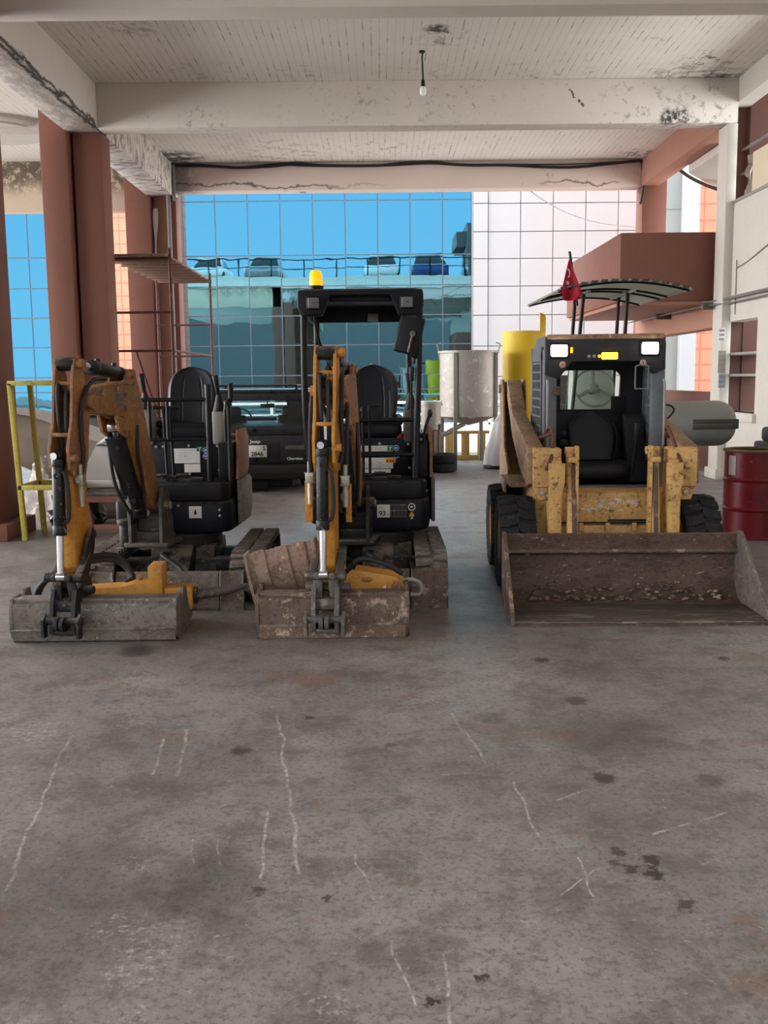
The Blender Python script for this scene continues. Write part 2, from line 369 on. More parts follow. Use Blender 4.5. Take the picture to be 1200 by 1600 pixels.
# ------------------------------------------------------------ setting materials
def seg_dist(t, px, py, a, b):
    (ax, ay), (bx, by) = a, b; dx, dy = bx-ax, by-ay; L2 = dx*dx+dy*dy
    h = t.math('ADD', t.math('MULTIPLY', t.math('SUBTRACT', px, ax), dx/L2), t.math('MULTIPLY', t.math('SUBTRACT', py, ay), dy/L2), clamp=True)
    ex = t.math('SUBTRACT', t.math('SUBTRACT', px, ax), t.math('MULTIPLY', h, dx))
    ey = t.math('SUBTRACT', t.math('SUBTRACT', py, ay), t.math('MULTIPLY', h, dy))
    return t.math('SQRT', t.math('ADD', t.math('MULTIPLY', ex, ex), t.math('MULTIPLY', ey, ey)))
def floor_mat():
    m = bpy.data.materials.new('worn_concrete_floor'); t = NT(m)
    tc = t.n('ShaderNodeTexCoord').outputs['Object']
    s3 = t.n('ShaderNodeSeparateXYZ'); t.l(tc, s3.inputs[0]); x, y = s3.outputs[0], s3.outputs[1]
    c = t.mix(t.ramp(t.noise(tc, .55, 5, .6), .35, .65), S(118, 112, 110), S(145, 140, 138))
    c = t.mix(t.math('MULTIPLY', t.ramp(t.dirt(tc, 3.0, 10), .46, .70), .7), c, S(96, 88, 85))
    c = t.mix(t.math('MULTIPLY', t.ramp(t.dirt(tc, 8.0, 10, .8), .50, .68), .45), c, S(82, 76, 74))
    c = t.mix(t.math('MULTIPLY', t.ramp(t.dirt(tc, 1.7, 10), .52, .7), .4), c, S(158, 152, 149))
    c = t.mix(t.math('MULTIPLY', t.ramp(t.dirt(tc, 1.3, 8, .7), .60, .74), .7), c, S(122, 98, 88))
    c = t.mix(t.math('MULTIPLY', t.ramp(t.dirt(tc, 42, 6, .8), .52, .66), .6), c, S(80, 74, 72))
    c = t.mix(t.math('MULTIPLY', t.ramp(t.dirt(tc, 26, 6), .68, .76), .6), c, S(168, 162, 160))
    # long drag marks left by tyres and forks
    mp = t.n('ShaderNodeMapping', Scale=(9, .5, 1), Rotation=(0, 0, .35)); t.l(tc, mp.inputs[0])
    c = t.mix(t.math('MULTIPLY', t.ramp(t.noise(mp.outputs[0], 1.6, 5, .6), .62, .78), .28), c, S(156, 150, 147))
    # oil patches under and in front of the machines
    wob = t.math('MULTIPLY', t.math('SUBTRACT', t.noise(tc, 9, 5, .7), .5), .5)
    wob2 = t.math('MULTIPLY', t.math('SUBTRACT', t.noise(tc, 30, 3, .7), .5), .10)
    for (px, py, r, k) in OIL:
        g = G(px, py); dx = t.math('SUBTRACT', x, g.x); dy = t.math('MULTIPLY', t.math('SUBTRACT', y, g.y), .8)
        d = t.math('SQRT', t.math('ADD', t.math('MULTIPLY', dx, dx), t.math('MULTIPLY', dy, dy)))
        d = t.math('ADD', d, t.math('MULTIPLY', wob, r*1.6) if r > .12 else wob2)
        f = t.math('SUBTRACT', 1.0, t.ramp(d, r*.45, r))
        c = t.mix(t.math('MULTIPLY', f, k), c, S(46, 41, 40))
    for (a, b, w) in SCRATCH:
        ga, gb = G(*a), G(*b)
        xo = t.math('ADD', x, t.math('MULTIPLY', t.math('SUBTRACT', t.noise(tc, 3, 2), .5), .08))
        w = w*.62; d = seg_dist(t, xo, y, (ga.x, ga.y), (gb.x, gb.y)); d = t.math('ADD', d, t.math('MULTIPLY', t.math('SUBTRACT', t.noise(tc, 60, 4, .8), .5), w*1.3))
        f = t.math('SUBTRACT', 1.0, t.ramp(d, w*.4, w))
        f = t.math('MULTIPLY', f, t.math('ADD', .10, t.ramp(t.dirt(tc, 30, 8, .85), .42, .60), clamp=True))
        f = t.math('MULTIPLY', f, t.math('ADD', .3, t.ramp(t.noise(tc, 4, 3), .35, .6), clamp=True))
        c = t.mix(t.math('MULTIPLY', f, .75), c, S(196, 192, 190))
    for (px, py, r) in PALE:
        g = G(px, py); dx = t.math('SUBTRACT', x, g.x); dy = t.math('SUBTRACT', y, g.y)
        d = t.math('SQRT', t.math('ADD', t.math('MULTIPLY', dx, dx), t.math('MULTIPLY', dy, dy)))
        f = t.math('MULTIPLY', t.math('SUBTRACT', 1.0, t.ramp(d, r*.2, r)), t.ramp(t.dirt(tc, 34, 9, .82), .54, .66))
        c = t.mix(t.math('MULTIPLY', f, .6), c, S(194, 191, 190))
    b = t.n('ShaderNodeBsdfPrincipled'); t.l(c, b.inputs['Base Color'])
    r = t.n('ShaderNodeMapRange'); t.l(t.noise(tc, 2.2, 6, .7), r.inputs[0]); r.inputs[3].default_value = .30; r.inputs[4].default_value = .70
    t.l(r.outputs[0], b.inputs['Roughness'])
    bp = t.n('ShaderNodeBump', Strength=.35, Distance=.004); t.l(t.noise(tc, 45, 6, .7), bp.inputs['Height']); t.l(bp.outputs[0], b.inputs['Normal'])
    t.out(b.outputs[0]); return m
OIL = [(215, 1018, .14, .75), (377, 1173, .055, .8), (483, 1121, .03, .8), (845, 1031, .06, .8), (900, 1095, .07, .7), (943, 1216, .06, .85), (968, 1333, .035, .8),
       (1020, 1344, .04, .9), (988, 1360, .03, .8), (1022, 1365, .04, .9), (962, 1350, .025, .7), (1072, 1415, .035, .8), (1130, 1029, .05, .7), (1110, 1220, .07, .5),
       (403, 1390, .03, .8), (510, 1405, .018, .8), (672, 1566, .022, .9), (752, 1527, .018, .9), (610, 1165, .03, .6), (910, 1050, .25, .35), (770, 1122, .08, .4),
       (60, 1430, .5, .3), (330, 1380, .22, .4), (730, 900, .5, .4), (740, 985, .4, .2), (690, 965, .4, .25), (150, 915, .7, .3), (1150, 900, .8, .3), (420, 880, .5, .35), (960, 1150, .35, .3), (90, 870, .25, .4)]
SCRATCH = [((110, 1150), (5, 1390), .014), ((252, 1155), (240, 1210), .014), ((290, 1140), (276, 1212), .016), ((437, 1115), (468, 1365), .014), ((420, 1270), (408, 1372), .012),
           ((705, 1115), (757, 1190), .016), ((803, 1222), (838, 1308), .012), ((555, 1335), (580, 1405), .009), ((832, 1327), (908, 1321), .012), ((900, 1340), (930, 1400), .008),
           ((1022, 1303), (1078, 1286), .014), ((1095, 1282), (1135, 1270), .012), ((700, 1490), (702, 1600), .010), ((612, 1470), (650, 1570), .008), ((870, 1250), (925, 1232), .010),
           ((301, 1310), (303, 1352), .010), ((345, 1312), (347, 1352), .008), ((880, 1400), (925, 1360), .008)]
PALE = [(180, 1445, .12), (210, 1520, .14), (340, 1465, .06), (205, 1590, .10), (215, 1350, .10), (825, 1440, .06), (205, 1130, .14), (515, 1570, .10), (240, 1470, .16), (720, 855, .5), (690, 1090, .2), (60, 1145, .3)]
M['floor'] = floor_mat()

def spots(t, c, tc, lst, col):
    """stains at known places: (point, radius, strength, noise scale, threshold)"""
    for (P_, r, k, ns, th) in lst:
        dv = t.n('ShaderNodeVectorMath', _operation='DISTANCE'); t.l(tc, dv.inputs[0]); dv.inputs[1].default_value = P_
        f = t.math('SUBTRACT', 1.0, t.ramp(dv.outputs['Value'], r*.35, r))
        f = t.math('MULTIPLY', f, t.ramp(t.noise(tc, ns, 9, .75), th, th+.08))
        c = t.mix(t.math('MULTIPLY', f, k), c, col)
    return c
def ceiling_mat(name, board=True, base=S(222, 216, 208), stain=.68, marks=(), cracks=(), edge=None):
    m = bpy.data.materials.new(name); t = NT(m)
    tc = t.n('ShaderNodeTexCoord').outputs['Object']; s3 = t.n('ShaderNodeSeparateXYZ'); t.l(tc, s3.inputs[0])
    c = t.mix(t.noise(tc, 1.1, 7, .65), mulc(base, .88), mulc(base, 1.06))
    c = t.mix(t.math('MULTIPLY', t.ramp(t.noise(tc, 26, 8, .8), .55, .68), .25), c, mulc(base, .5))
    if board:      # shuttering board lines running along Y, broken
        fx = t.math('FRACT', t.math('MULTIPLY', s3.outputs[0], 1/.105))
        ln = t.math('SUBTRACT', 1.0, t.ramp(t.math('ABSOLUTE', t.math('SUBTRACT', fx, .5)), .0, .11))
        c = t.mix(t.math('MULTIPLY', ln, .28), c, mulc(base, .5))
        mp = t.n('ShaderNodeMapping', Scale=(1, .32, 1)); t.l(tc, mp.inputs[0])
        ln2 = t.math('MULTIPLY', ln, t.ramp(t.noise(mp.outputs[0], 6, 8, .75), .52, .60))
        c = t.mix(t.math('MULTIPLY', ln2, .65), c, S(70, 62, 57))
    st = t.math('MULTIPLY', t.ramp(t.noise(tc, .7, 3), .5, .62), t.ramp(t.noise(tc, 7, 10, .8), stain-.06, stain))
    c = t.mix(t.math('MULTIPLY', st, .8), c, S(72, 64, 58))
    c = spots(t, c, tc, marks, S(58, 51, 46))
    for (a, b_, w) in cracks:      # (x, z) polyline steps of a crack on a face
        wob = t.math('MULTIPLY', t.math('SUBTRACT', t.noise(tc, 9, 4, .7), .5), .16)
        d = seg_dist(t, t.math('ADD', s3.outputs[0], wob), s3.outputs[2], a, b_)
        f = t.math('MULTIPLY', t.math('SUBTRACT', 1.0, t.ramp(d, w*.4, w)), t.ramp(t.noise(tc, 12, 5, .7), .38, .5))
        c = t.mix(t.math('MULTIPLY', f, .85), c, S(58, 50, 45))
    if edge:       # paint flaked away along one arris (x, z), with a dark crack
        dx = t.math('SUBTRACT', s3.outputs[0], edge[0]); dz_ = t.math('SUBTRACT', s3.outputs[2], edge[1])
        d = t.math('SQRT', t.math('ADD', t.math('MULTIPLY', dx, dx), t.math('MULTIPLY', dz_, dz_)))
        mp = t.n('ShaderNodeMapping', Scale=(1, .4, 1)); t.l(tc, mp.inputs[0])
        d2 = t.math('ADD', d, t.math('MULTIPLY', t.math('SUBTRACT', t.noise(mp.outputs[0], 3.2, 8, .75), .5), .42))
        under = t.math('LESS_THAN', s3.outputs[2], edge[1]+.004)
        pale = t.math('MULTIPLY', under, t.ramp(t.noise(mp.outputs[0], 5, 9, .8), .40, .56))
        c = t.mix(t.math('MULTIPLY', pale, .55), c, S(124, 118, 108))
        c = t.mix(t.math('MULTIPLY', t.math('SUBTRACT', 1.0, t.ramp(t.math('ABSOLUTE', t.math('SUBTRACT', d2, .03)), .012, .05)), .9), c, S(44, 39, 36))
    b = t.n('ShaderNodeBsdfPrincipled', Roughness=.85); t.l(c, b.inputs['Base Color']); b.inputs['Specular IOR Level'].default_value = .2
    bp = t.n('ShaderNodeBump', Strength=.3, Distance=.01); t.l(t.noise(tc, 18, 6, .7), bp.inputs['Height']); t.l(bp.outputs[0], b.inputs['Normal'])
    t.out(b.outputs[0]); return m
CMARK = [(tuple(G(x, y, 5.95)), r_, k, ns, th) for (x, y, r_, k, ns, th) in ((683, 45, .22, .9, 6, .42), (706, 48, .25, .8, 9, .5), (690, 62, .4, .5, 5, .5), (1105, 95, .6, .8, 6, .52), (1080, 120, .9, .6, 5, .50), (1010, 67, .3, .7, 6, .52), (480, 113, .5, .6, 6, .55), (660, 125, 1.2, .4, 6, .56), (360, 128, 1.4, .35, 5, .55), (850, 124, 1.4, .35, 5, .55), (205, 40, .5, .4, 7, .5), (1120, 128, .8, .6, 5, .45))]
CMARK += [(tuple(G(x, y, 5.95)), r_, k, ns, th) for (x, y, r_, k, ns, th) in ((430, 240, 1.6, .4, 5, .52), (620, 235, 1.5, .4, 6, .54), (270, 246, .8, .9, 4, .42), (1000, 240, .6, .7, 6, .5))]
BMARK = [(tuple(W(x, y, 15.29)), r_, k, ns, th) for (x, y, r_, k, ns, th) in ((1056, 182, .28, .95, 9, .50), (1042, 184, .16, .9, 10, .46), (1060, 188, .3, .8, 12, .48), (735, 142, .5, .7, 9, .58), (860, 150, .35, .6, 10, .58), (1100, 188, .8, .5, 7, .52), (222, 192, .2, .6, 10, .55), (315, 196, .5, .4, 10, .52), (1000, 190, 1.0, .45, 9, .54), (620, 195, 2.5, .35, 12, .56), (573, 150, .2, .6, 8, .52))]
ck = [(W(a_, b_, 15.29).x, W(a_, b_, 15.29).z) for a_, b_ in ((884, 132), (893, 143), (897, 152), (905, 157), (911, 165))]
BCRACK = [(ck[i], ck[i+1], .022) for i in range(4)]
M['ceil'] = ceiling_mat('board_marked_ceiling', marks=CMARK)
M['beam'] = ceiling_mat('whitewashed_beam', False, S(212, 204, 196), .70)
M['beam_mid'] = ceiling_mat('stained_whitewashed_beam', False, S(212, 204, 196), .72, BMARK, BCRACK)
M['beam_old'] = ceiling_mat('flaking_beam', False, S(214, 206, 198), .66, edge=(-4.12, 5.31))
M['beam_mould'] = ceiling_mat('mouldy_beige_beam', False, S(214, 192, 170), .7, [((-8.0+.7*k, 20.79, 5.86), .62, .75, 5, .42) for k in range(6)])
def peel_beam(name):        # a tide line of peeling paint and black mould along the lower half
    m = bpy.data.materials.new(name); t = NT(m); base = S(216, 198, 188)
    tc = t.n('ShaderNodeTexCoord').outputs['Object']; s3 = t.n('ShaderNodeSeparateXYZ'); t.l(tc, s3.inputs[0]); z = s3.outputs[2]
    c = t.mix(t.noise(tc, .9, 5), mulc(base, .92), mulc(base, 1.05))
    w = t.math('ADD', z, t.math('MULTIPLY', t.math('SUBTRACT', t.noise(tc, 1.6, 6, .6), .5), .55))
    edge = t.math('SUBTRACT', 1.0, t.ramp(t.math('ABSOLUTE', t.math('SUBTRACT', w, 5.50)), .0, .035))
    on = t.math('MAXIMUM', t.ramp(t.noise(tc, .5, 2), .56, .66), t.math('SUBTRACT', 1.0, t.ramp(s3.outputs[0], -1.2, -.4)))
    grey = t.math('MULTIPLY', t.math('SUBTRACT', 1.0, t.ramp(s3.outputs[0], -3.95, -3.45)), t.ramp(t.noise(tc, 3, 8, .75), .34, .5)); c = t.mix(t.math('MULTIPLY', grey, .8), c, S(120, 112, 106))
    c = t.mix(t.math('MULTIPLY', t.math('MULTIPLY', edge, on), .85), c, S(70, 62, 56))
    sp_ = t.math('MULTIPLY', t.ramp(t.noise(tc, 4, 8, .75), .60, .68), t.ramp(t.noise(tc, .6, 2), .5, .6))
    c = t.mix(t.math('MULTIPLY', sp_, .7), c, S(120, 108, 100))
    b = t.n('ShaderNodeBsdfPrincipled', Roughness=.85); t.l(c, b.inputs['Base Color']); t.out(b.outputs[0]); return m
M['beam_peel'] = peel_beam('peeling_pink_beam')
def streak_mat(name):       # water-streaked concrete, dark grey bands across the beam
    m = bpy.data.materials.new(name); t = NT(m)
    tc = t.n('ShaderNodeTexCoord').outputs['Object']
    mp = t.n('ShaderNodeMapping', Scale=(1.2, 2.6, 1.4)); t.l(tc, mp.inputs[0])
    f = t.ramp(t.dirt(mp.outputs[0], 2.2, 9, .75, 1.2), .46, .64)
    c = t.mix(t.math('MULTIPLY', f, .8), S(206, 200, 194), S(104, 98, 92))
    b = t.n('ShaderNodeBsdfPrincipled', Roughness=.8); t.l(c, b.inputs['Base Color']); t.out(b.outputs[0]); return m
M['streak'] = streak_mat('streaked_concrete')
def tile_mat(name, col, line, bw, bh):
    m = bpy.data.materials.new(name); t = NT(m)
    tc = t.n('ShaderNodeTexCoord').outputs['Object']; s3 = t.n('ShaderNodeSeparateXYZ'); t.l(tc, s3.inputs[0])
    h = t.math('ADD', s3.outputs[0], s3.outputs[1])
    def ln(v, p, w): return t.math('SUBTRACT', 1.0, t.ramp(t.math('ABSOLUTE', t.math('SUBTRACT', t.math('FRACT', t.math('MULTIPLY', v, 1/p)), .5)), 0, w/p))
    f = t.math('MAXIMUM', ln(h, bw, .035), ln(s3.outputs[2], bh, .035))
    c = t.mix(t.noise(tc, .8, 3), mulc(col, .94), mulc(col, 1.05)); c = t.mix(f, c, line)
    b = t.n('ShaderNodeBsdfPrincipled', Roughness=.6); t.l(c, b.inputs['Base Color']); t.out(b.outputs[0]); return m
M['tile'] = tile_mat('orange_tile', S(226, 124, 96), S(168, 88, 68), .62, .42)
def facade_glass():
    m = bpy.data.materials.new('blue_mirror_glass'); t = NT(m)
    tc = t.n('ShaderNodeTexCoord').outputs['Object']
    b = t.n('ShaderNodeBsdfPrincipled', Metallic=1.0, Roughness=.015); b.inputs['Base Color'].default_value = (.145, .365, .455, 1)
    bp = t.n('ShaderNodeBump', Strength=.5, Distance=.006); t.l(t.noise(tc, .9, 2, .4), bp.inputs['Height']); t.l(bp.outputs[0], b.inputs['Normal'])
    t.out(b.outputs[0]); return m
M['facade'] = facade_glass()
M['asphalt'] = mat('outside_paving', S(196, 192, 188), .8, var=.1, vs=2)

# ------------------------------------------------------------ shell of the garage
XL, XR = -4.12, 5.36            # inner faces of the left edge beam and the right wall
Y1, Y2, Y3 = 10.56, 15.3, 20.8  # beam lines
ZB, ZC = 5.31, 5.95
struct(MB().box(-18, 14, -9, 21.6, -.3, 0).done('floor', 'floor'), 'stained grey brown concrete floor of the open garage', 'floor')
struct(MB().box(-60, 60, 21.6, 90, -.3, -.005).done('ground', 'asphalt'), 'pale paving outside between garage and glass building', 'ground')
struct(MB().box(XL-.5, 7.6, -8.0, 21.3, ZC, 6.3).done('ceiling', 'ceil'), 'board marked white concrete ceiling slab over the machines', 'ceiling')
struct(MB().box(-13, XL-.5, -8.0, 21.3, 6.02, 6.3).done('ceiling_side_bay', 'ceil'), 'pale ceiling slab of the side bay beyond the brown columns', 'ceiling')
def beam(name, m, x0, x1, y0, y1, z0, z1, lab):
    return struct(MB().box(x0, x1, y0, y1, z0, z1, .012).done(name, m), lab, 'beam')
beam('beam', 'beam', XL, XR, Y1, Y1+.34, ZB, ZC, 'white cross beam nearest the camera at top of the picture')
beam('beam', 'beam_mid', XL, XR, Y2, Y2+.36, ZB, ZC, 'middle white cross beam with the bulb hanging before it')
beam('beam', 'beam_peel', XL, XR, Y3, Y3+.4, 5.41, ZC, 'far pinkish cross beam with peeling paint and cables')
beam('beam', 'beam_old', XL-.52, XL, -7.9, Y2+.5, ZB, ZC, 'long stained edge beam over the brown columns')
beam('beam', 'streak', XL-.52, XL, Y2+.5, Y3+.4, ZB, ZC, 'water streaked far part of the edge beam')
beam('beam', 'beam', XL, XR, 5.2, 5.5, ZB, ZC, 'cross beam over the camera side of the garage')
beam('beam', 'beam_mould', -13, XL-.52, Y3, Y3+.4, W(0, 330, 20.8).z, 6.02, 'mouldy beige beam of the side bay above blue glass')
beam('beam', 'beam', -13, XL-.52, 17.6, 17.9, 5.86, 6.02, 'shallow pale rib on the side bay ceiling')
cp = G(-10, 200, 6.0)
struct(MB().lathe([(0, 6.03), (1.0, 6.03), (1.0, 5.96), (.95, 5.93), (.86, 5.93), (.84, 5.90), (0, 5.90)], (cp.x, cp.y, 0), seg=48).done('trim_1', 'white_wall'), 'round plaster rose on the side bay ceiling', 'ceiling rose')
def column(m, x0, x1, y0, y1, z1, lab, plinth=False):
    b = MB().box(x0, x1, y0, y1, 0, z1, .015)
    if plinth: b.box(x0-.03, x1+.12, y0-.1, y1+.05, 0, .17, .01)
    return struct(b.done('column', m), lab, 'column')
column('brown', XL-.45, XL-.02, Y2+.25, Y2+.75, ZB, 'brown square column under the edge beam behind the yellow rack')
column('brown', XL-.90, XL-.49, Y2+.1, Y2+.7, 6.02, 'brown column paired outside the one under the edge beam')
column('brown', XL-.40, XL+.05, Y3-.05, Y3+.4, ZB, 'far brown column with white scrape below the streaked beam')
column('brown', XL-.95, XL-.45, Y3-.2, Y3+.4, 6.02, 'far brown column paired beside the tiled pier')
column('brown', -4.6, -3.90, 10.05, 10.75, ZB, 'near brown column at left frame edge with plinth block', True)
column('brown', -4.6, -3.85, 4.9, 5.5, ZB, 'brown column beside the camera')
wp = W(243, 385, Y3-.06)
struct(MB().grid(lambda u, v: V((wp.x-.03+.07*v+.04*math.sin(u*9)*(v-.5)+.05*(u-.5), Y3-.055, wp.z-.75+1.5*u)), 20, 3, .006).done('trim_2', 'white_wall'), 'pale paint scrape running down the far brown column', 'paint mark')
# right wall with two openings
w = MB()
yo0, yo1, zo0, zo1 = 12.0, 15.62, 4.20, 5.60      # upper opening
yn0, yn1, zn0, zn1 = 14.22, 15.52, 1.05, 2.41     # lower niche
T = XR+.26
w.box(XR, T, -4.6, yn0, 0, zo0); w.box(XR, T, yn0, yn1, 0, zn0); w.box(XR, T, yn0, yn1, zn1, zo0); w.box(XR, T, yn1, 15.75, 0, zo0)
w.box(XR, T, -4.6, yo0, zo0, ZC); w.box(XR, T, yo0, yo1, zo1, ZC); w.box(XR, T, yo1, 15.75, zo0, ZC)
struct(w.done('wall_right', 'white_wall'), 'white painted side wall with two unglazed openings', 'wall')
struct(MB().box(XR-.13, XR+.02, 15.34, 15.76, 0, ZB, .012).box(XR-.17, XR+.03, 15.28, 15.8, 0, .16, .01).done('column', 'white_wall'), 'white corner column with paper notices at end of side wall', 'column')
struct(MB().box(XR-.06, T+.02, yn0-.08, yn1+.05, zn0-.13, zn0, .01).done('window_sill', 'white_wall'), 'white projecting sill under the lower wall opening', 'sill')
struct(MB().box(XR-.02, T+.02, yo0, yo1, zo0-.05, zo0, .01).done('window_sill', 'galv'), 'grey metal sill of the upper wall opening', 'sill')
struct(MB().box(T, 5.98, 15.76, 16.1, 0, 6.0, .01).box(XR+.015, T+.03, yn1-.006, yn1, zn0, zn1).box(XR+.015, T+.03, yo1-.006, yo1, zo0, zo1).box(T, 5.98, 15.5, 15.76, 0, 6).done('wall_back', 'niche_brown'), 'dark brown inner wall seen through the wall openings', 'wall')
for z_, lab in ((1.92, 'upper thin shelf across the lower wall opening'), (1.60, 'lower thin shelf across the lower wall opening')):
    tag(MB().box(T-.24, T+.25, yn0-.02, yn1+.02, z_-.02, z_+.02, .005).done('wall_shelf', 'galv'), lab, 'shelf')
p = XR+.1
tag(MB().cyl((p+.1, yo0, 4.62), (p+.1, yo1, 4.62), .022).done('guard_rail', 'pipe'), 'lower round bar across the upper wall opening', 'railing')
tag(MB().cyl((p+.1, yo0, 4.98), (p+.1, yo1, 4.98), .022).done('guard_rail', 'pipe'), 'upper round bar across the upper wall opening', 'railing')
bo = thing('board', 'beige board with torn wrapping standing in the upper wall opening', 'board', (p+.02, 13.6, zo0))
MB().box(-.02, .02, -1.6, 1.32, .03, .60, .008).done('panel', 'beige', bo)
MB().grid(lambda u, v: V((-.03+.03*math.sin(9*u+5*v), 1.32+.16*v*(1+.5*math.sin(14*u)), .02+.56*u)), 14, 5, .004).done('torn_wrapping', 'tarp', bo)
# right side structure beyond the wall: raised landing, ramp beams, stair flight
fx0, fx1 = W(970, 363, 15.95).x, W(1125, 363, 15.95).x+.4
zt, zb = W(1050, 363, 15.95).z, W(1050, 470, 15.95).z
struct(MB().box(fx0+.05, fx1, 16.0, 20.35, zb-.06, zb).done('wall_landing_soffit', 'salmon'), 'underside of the raised landing with bounced light in its colour', 'soffit')  # salmon here stands for light bounced up onto the underside
struct(MB().box(fx0, fx1, 15.95, 20.4, zb, zt, .015).done('wall_landing', 'brown'), 'brown boxed parapet of the raised landing above the loader', 'parapet')
struct(MB().box(XR-.05, XR+.25, 15.8, Y3, W(1122, 512, 15.9).z, zb, .01).done('beam', 'salmon'), 'salmon ramp beam under the landing with pipe along it', 'beam')
struct(MB().box(XR+.0, XR+.35, Y2+.4, Y3+.1, 5.42, ZC, .012).done('beam', 'salmon'), 'salmon edge beam from middle cross beam to far column', 'beam')
column('brown', XR+.02, XR+.52, Y3-.05, Y3+.45, 5.6, 'far brown column at right end of the peeling beam')
struct(MB().box(XR+.28, XR+.5, 16.4, Y3+.2, 0, 1.32, .01).done('wall_low', 'brown_dark'), 'low brown wall below the opening behind the grey tank', 'wall')
a = W(1094, 222, 17.2); b_ = W(1127, 240, 17.2); sl = (b_.z-a.z)/(b_.x-a.x)
zz = lambda x: a.z+sl*(x-a.x)
x0, x1 = XR+.37, 9.2
struct(MB().hexa([V((x0, 17.2, zz(x0))), V((x1, 17.2, zz(x1))), V((x1, 18.85, zz(x1))), V((x0, 18.85, zz(x0)))],
                 [V((x0, 17.2, zz(x0)+.5)), V((x1, 17.2, zz(x1)+.5)), V((x1, 18.85, zz(x1)+.5)), V((x0, 18.85, zz(x0)+.5))]).done('wall_stair_flight', 'white_wall'), 'white sloping underside of a stair flight beyond side opening', 'stairs')
struct(MB().hexa([V((x0, 17.1, zz(x0)+.02)), V((x1, 17.1, zz(x1)+.02)), V((x1, 17.2, zz(x1)+.02)), V((x0, 17.2, zz(x0)+.02))],
                 [V((x0, 17.1, zz(x0)+1.2)), V((x1, 17.1, zz(x1)+1.2)), V((x1, 17.2, zz(x1)+1.2)), V((x0, 17.2, zz(x0)+1.2))]).done('wall_stair_side', 'brown'), 'brown sloping side of the stair flight', 'stairs')
zl = W(1100, 545, 17.4)
struct(MB().hexa([V((5.7, 17.4, 3.05)), V((9.2, 17.4, .9)), V((9.2, 18.9, .9)), V((5.7, 18.9, 3.05))],
                 [V((5.7, 17.4, 3.4)), V((9.2, 17.4, 1.25)), V((9.2, 18.9, 1.25)), V((5.7, 18.9, 3.4))]).done('wall_lower_flight', 'white_wall'), 'white underside of the lower stair flight', 'stairs')
# ------------------------------------------------------------ glass building opposite
YF = 35.0
rows = [W(600, y, YF).z for y in (650, 608, 585, 538, 492, 446, 398, 313)]
rows = [rows[0]-1.06*2, rows[0]-1.06]+rows+[rows[-1]+1.1, rows[-1]+3]
xg1 = W(737, 400, YF).x; xg0 = W(270, 400, YF).x
fc = thing('glass_facade', 'tall blue mirror glass front facing the garage, beside the white panels', 'building', (0, YF, 0)); fc['kind'] = 'structure'
step = (W(641, 400, YF).x-W(540, 400, YF).x)/2
def panes(xa, n, x_end=None, rr=rows, fc=fc):
    for i in range(n):
        a0, a1 = xa+i*step, xa+(i+1)*step
        if x_end is not None: a1 = min(a1, x_end)
        for j in range(len(rr)-1):
            if rr[j+1] < .6: continue
            cx, cz = (a0+a1)/2, (rr[j]+rr[j+1])/2
            b = MB(); h = (rr[j+1]-rr[j])/2-.02; wv = (a1-a0)/2-.02
            tx, tz = random.gauss(0, .0012), random.gauss(0, .0012)
            b.hexa([V((cx-wv, -wv*tx-h*tz, cz-h)), V((cx+wv, wv*tx-h*tz, cz-h)), V((cx+wv, .03, cz-h)), V((cx-wv, .03, cz-h))],
                   [V((cx-wv, -wv*tx+h*tz, cz+h)), V((cx+wv, wv*tx+h*tz, cz+h)), V((cx+wv, .03, cz+h)), V((cx-wv, .03, cz+h))])
            b.done('glass_pane', 'facade', fc, smooth=False)
n_main = 9
xa = W(540, 400, YF).x-4*step-step*.0
while xa > xg0-.3*step: xa -= step
panes(xa, int((xg1-xa)/step+.999), xg1)
xl0 = W(45, 400, YF).x-7*step
fl_ = thing('glass_facade', 'blue mirror glass front seen left of the brown columns', 'building', (0, YF, 0)); fl_['kind'] = 'structure'
panes(xl0, 8, fc=fl_)
b = MB()
b.box(xa-.5, xg1, .02, .5, 0, rows[-1])
b.done('mullion_frame', 'mullion', fc)
MB().box(xl0, xl0+8*step, .02, .5, 0, rows[-1]).done('mullion_frame', 'mullion', fl_)
b = MB().box(xg1, xg1+.03, -.12, .5, 0, rows[-1]).done('corner_strip', 'alu_grey', fc)
cw = thing('cladding_wall', 'bright white panelled wall joining the blue glass front', 'building', (0, YF, 0)); cw['kind'] = 'structure'
xs = [xg1+.03, W(762, 400, YF).x]
while xs[-1] < 13: xs.append(xs[-1]+step)
zs = [W(850, y, YF).z for y in (540, 492, 447, 404, 362, 318)]; dz = zs[1]-zs[0]
zs = [zs[0]-dz*k for k in (4, 3, 2, 1)]+zs+[zs[-1]+dz, zs[-1]+3*dz]
for i in range(len(xs)-1):
    for j in range(len(zs)-1):
        off = .0 if i else -.05
        MB().box(xs[i]+.012, xs[i+1]-.012, -.10+off, .0, max(0, zs[j])+.012, zs[j+1]-.012, .006).done('cladding_panel', 'alu_white', cw, smooth=False)
MB().box(xs[0], xs[-1], -.03, .4, 0, zs[-1]).done('joint_backing', 'joint', cw)
xp0, xp1 = W(110, 400, 33.6).x, W(267, 400, 33.6).x
struct(MB().box(xp0, xp1, 33.6, 35, 0, rows[-1]).done('wall_tiled_pier', 'tile'), 'orange tiled pier between the two blue glass fronts', 'wall')
struct(MB().box(W(176, 262, 33.5).x-.9, W(182, 262, 33.5).x, 33.0, 33.6, W(178, 312, 33.3).z, W(178, 250, 33.3).z+3).done('trim_3', 'brown'), 'brown ledge on the orange tiled pier', 'ledge')
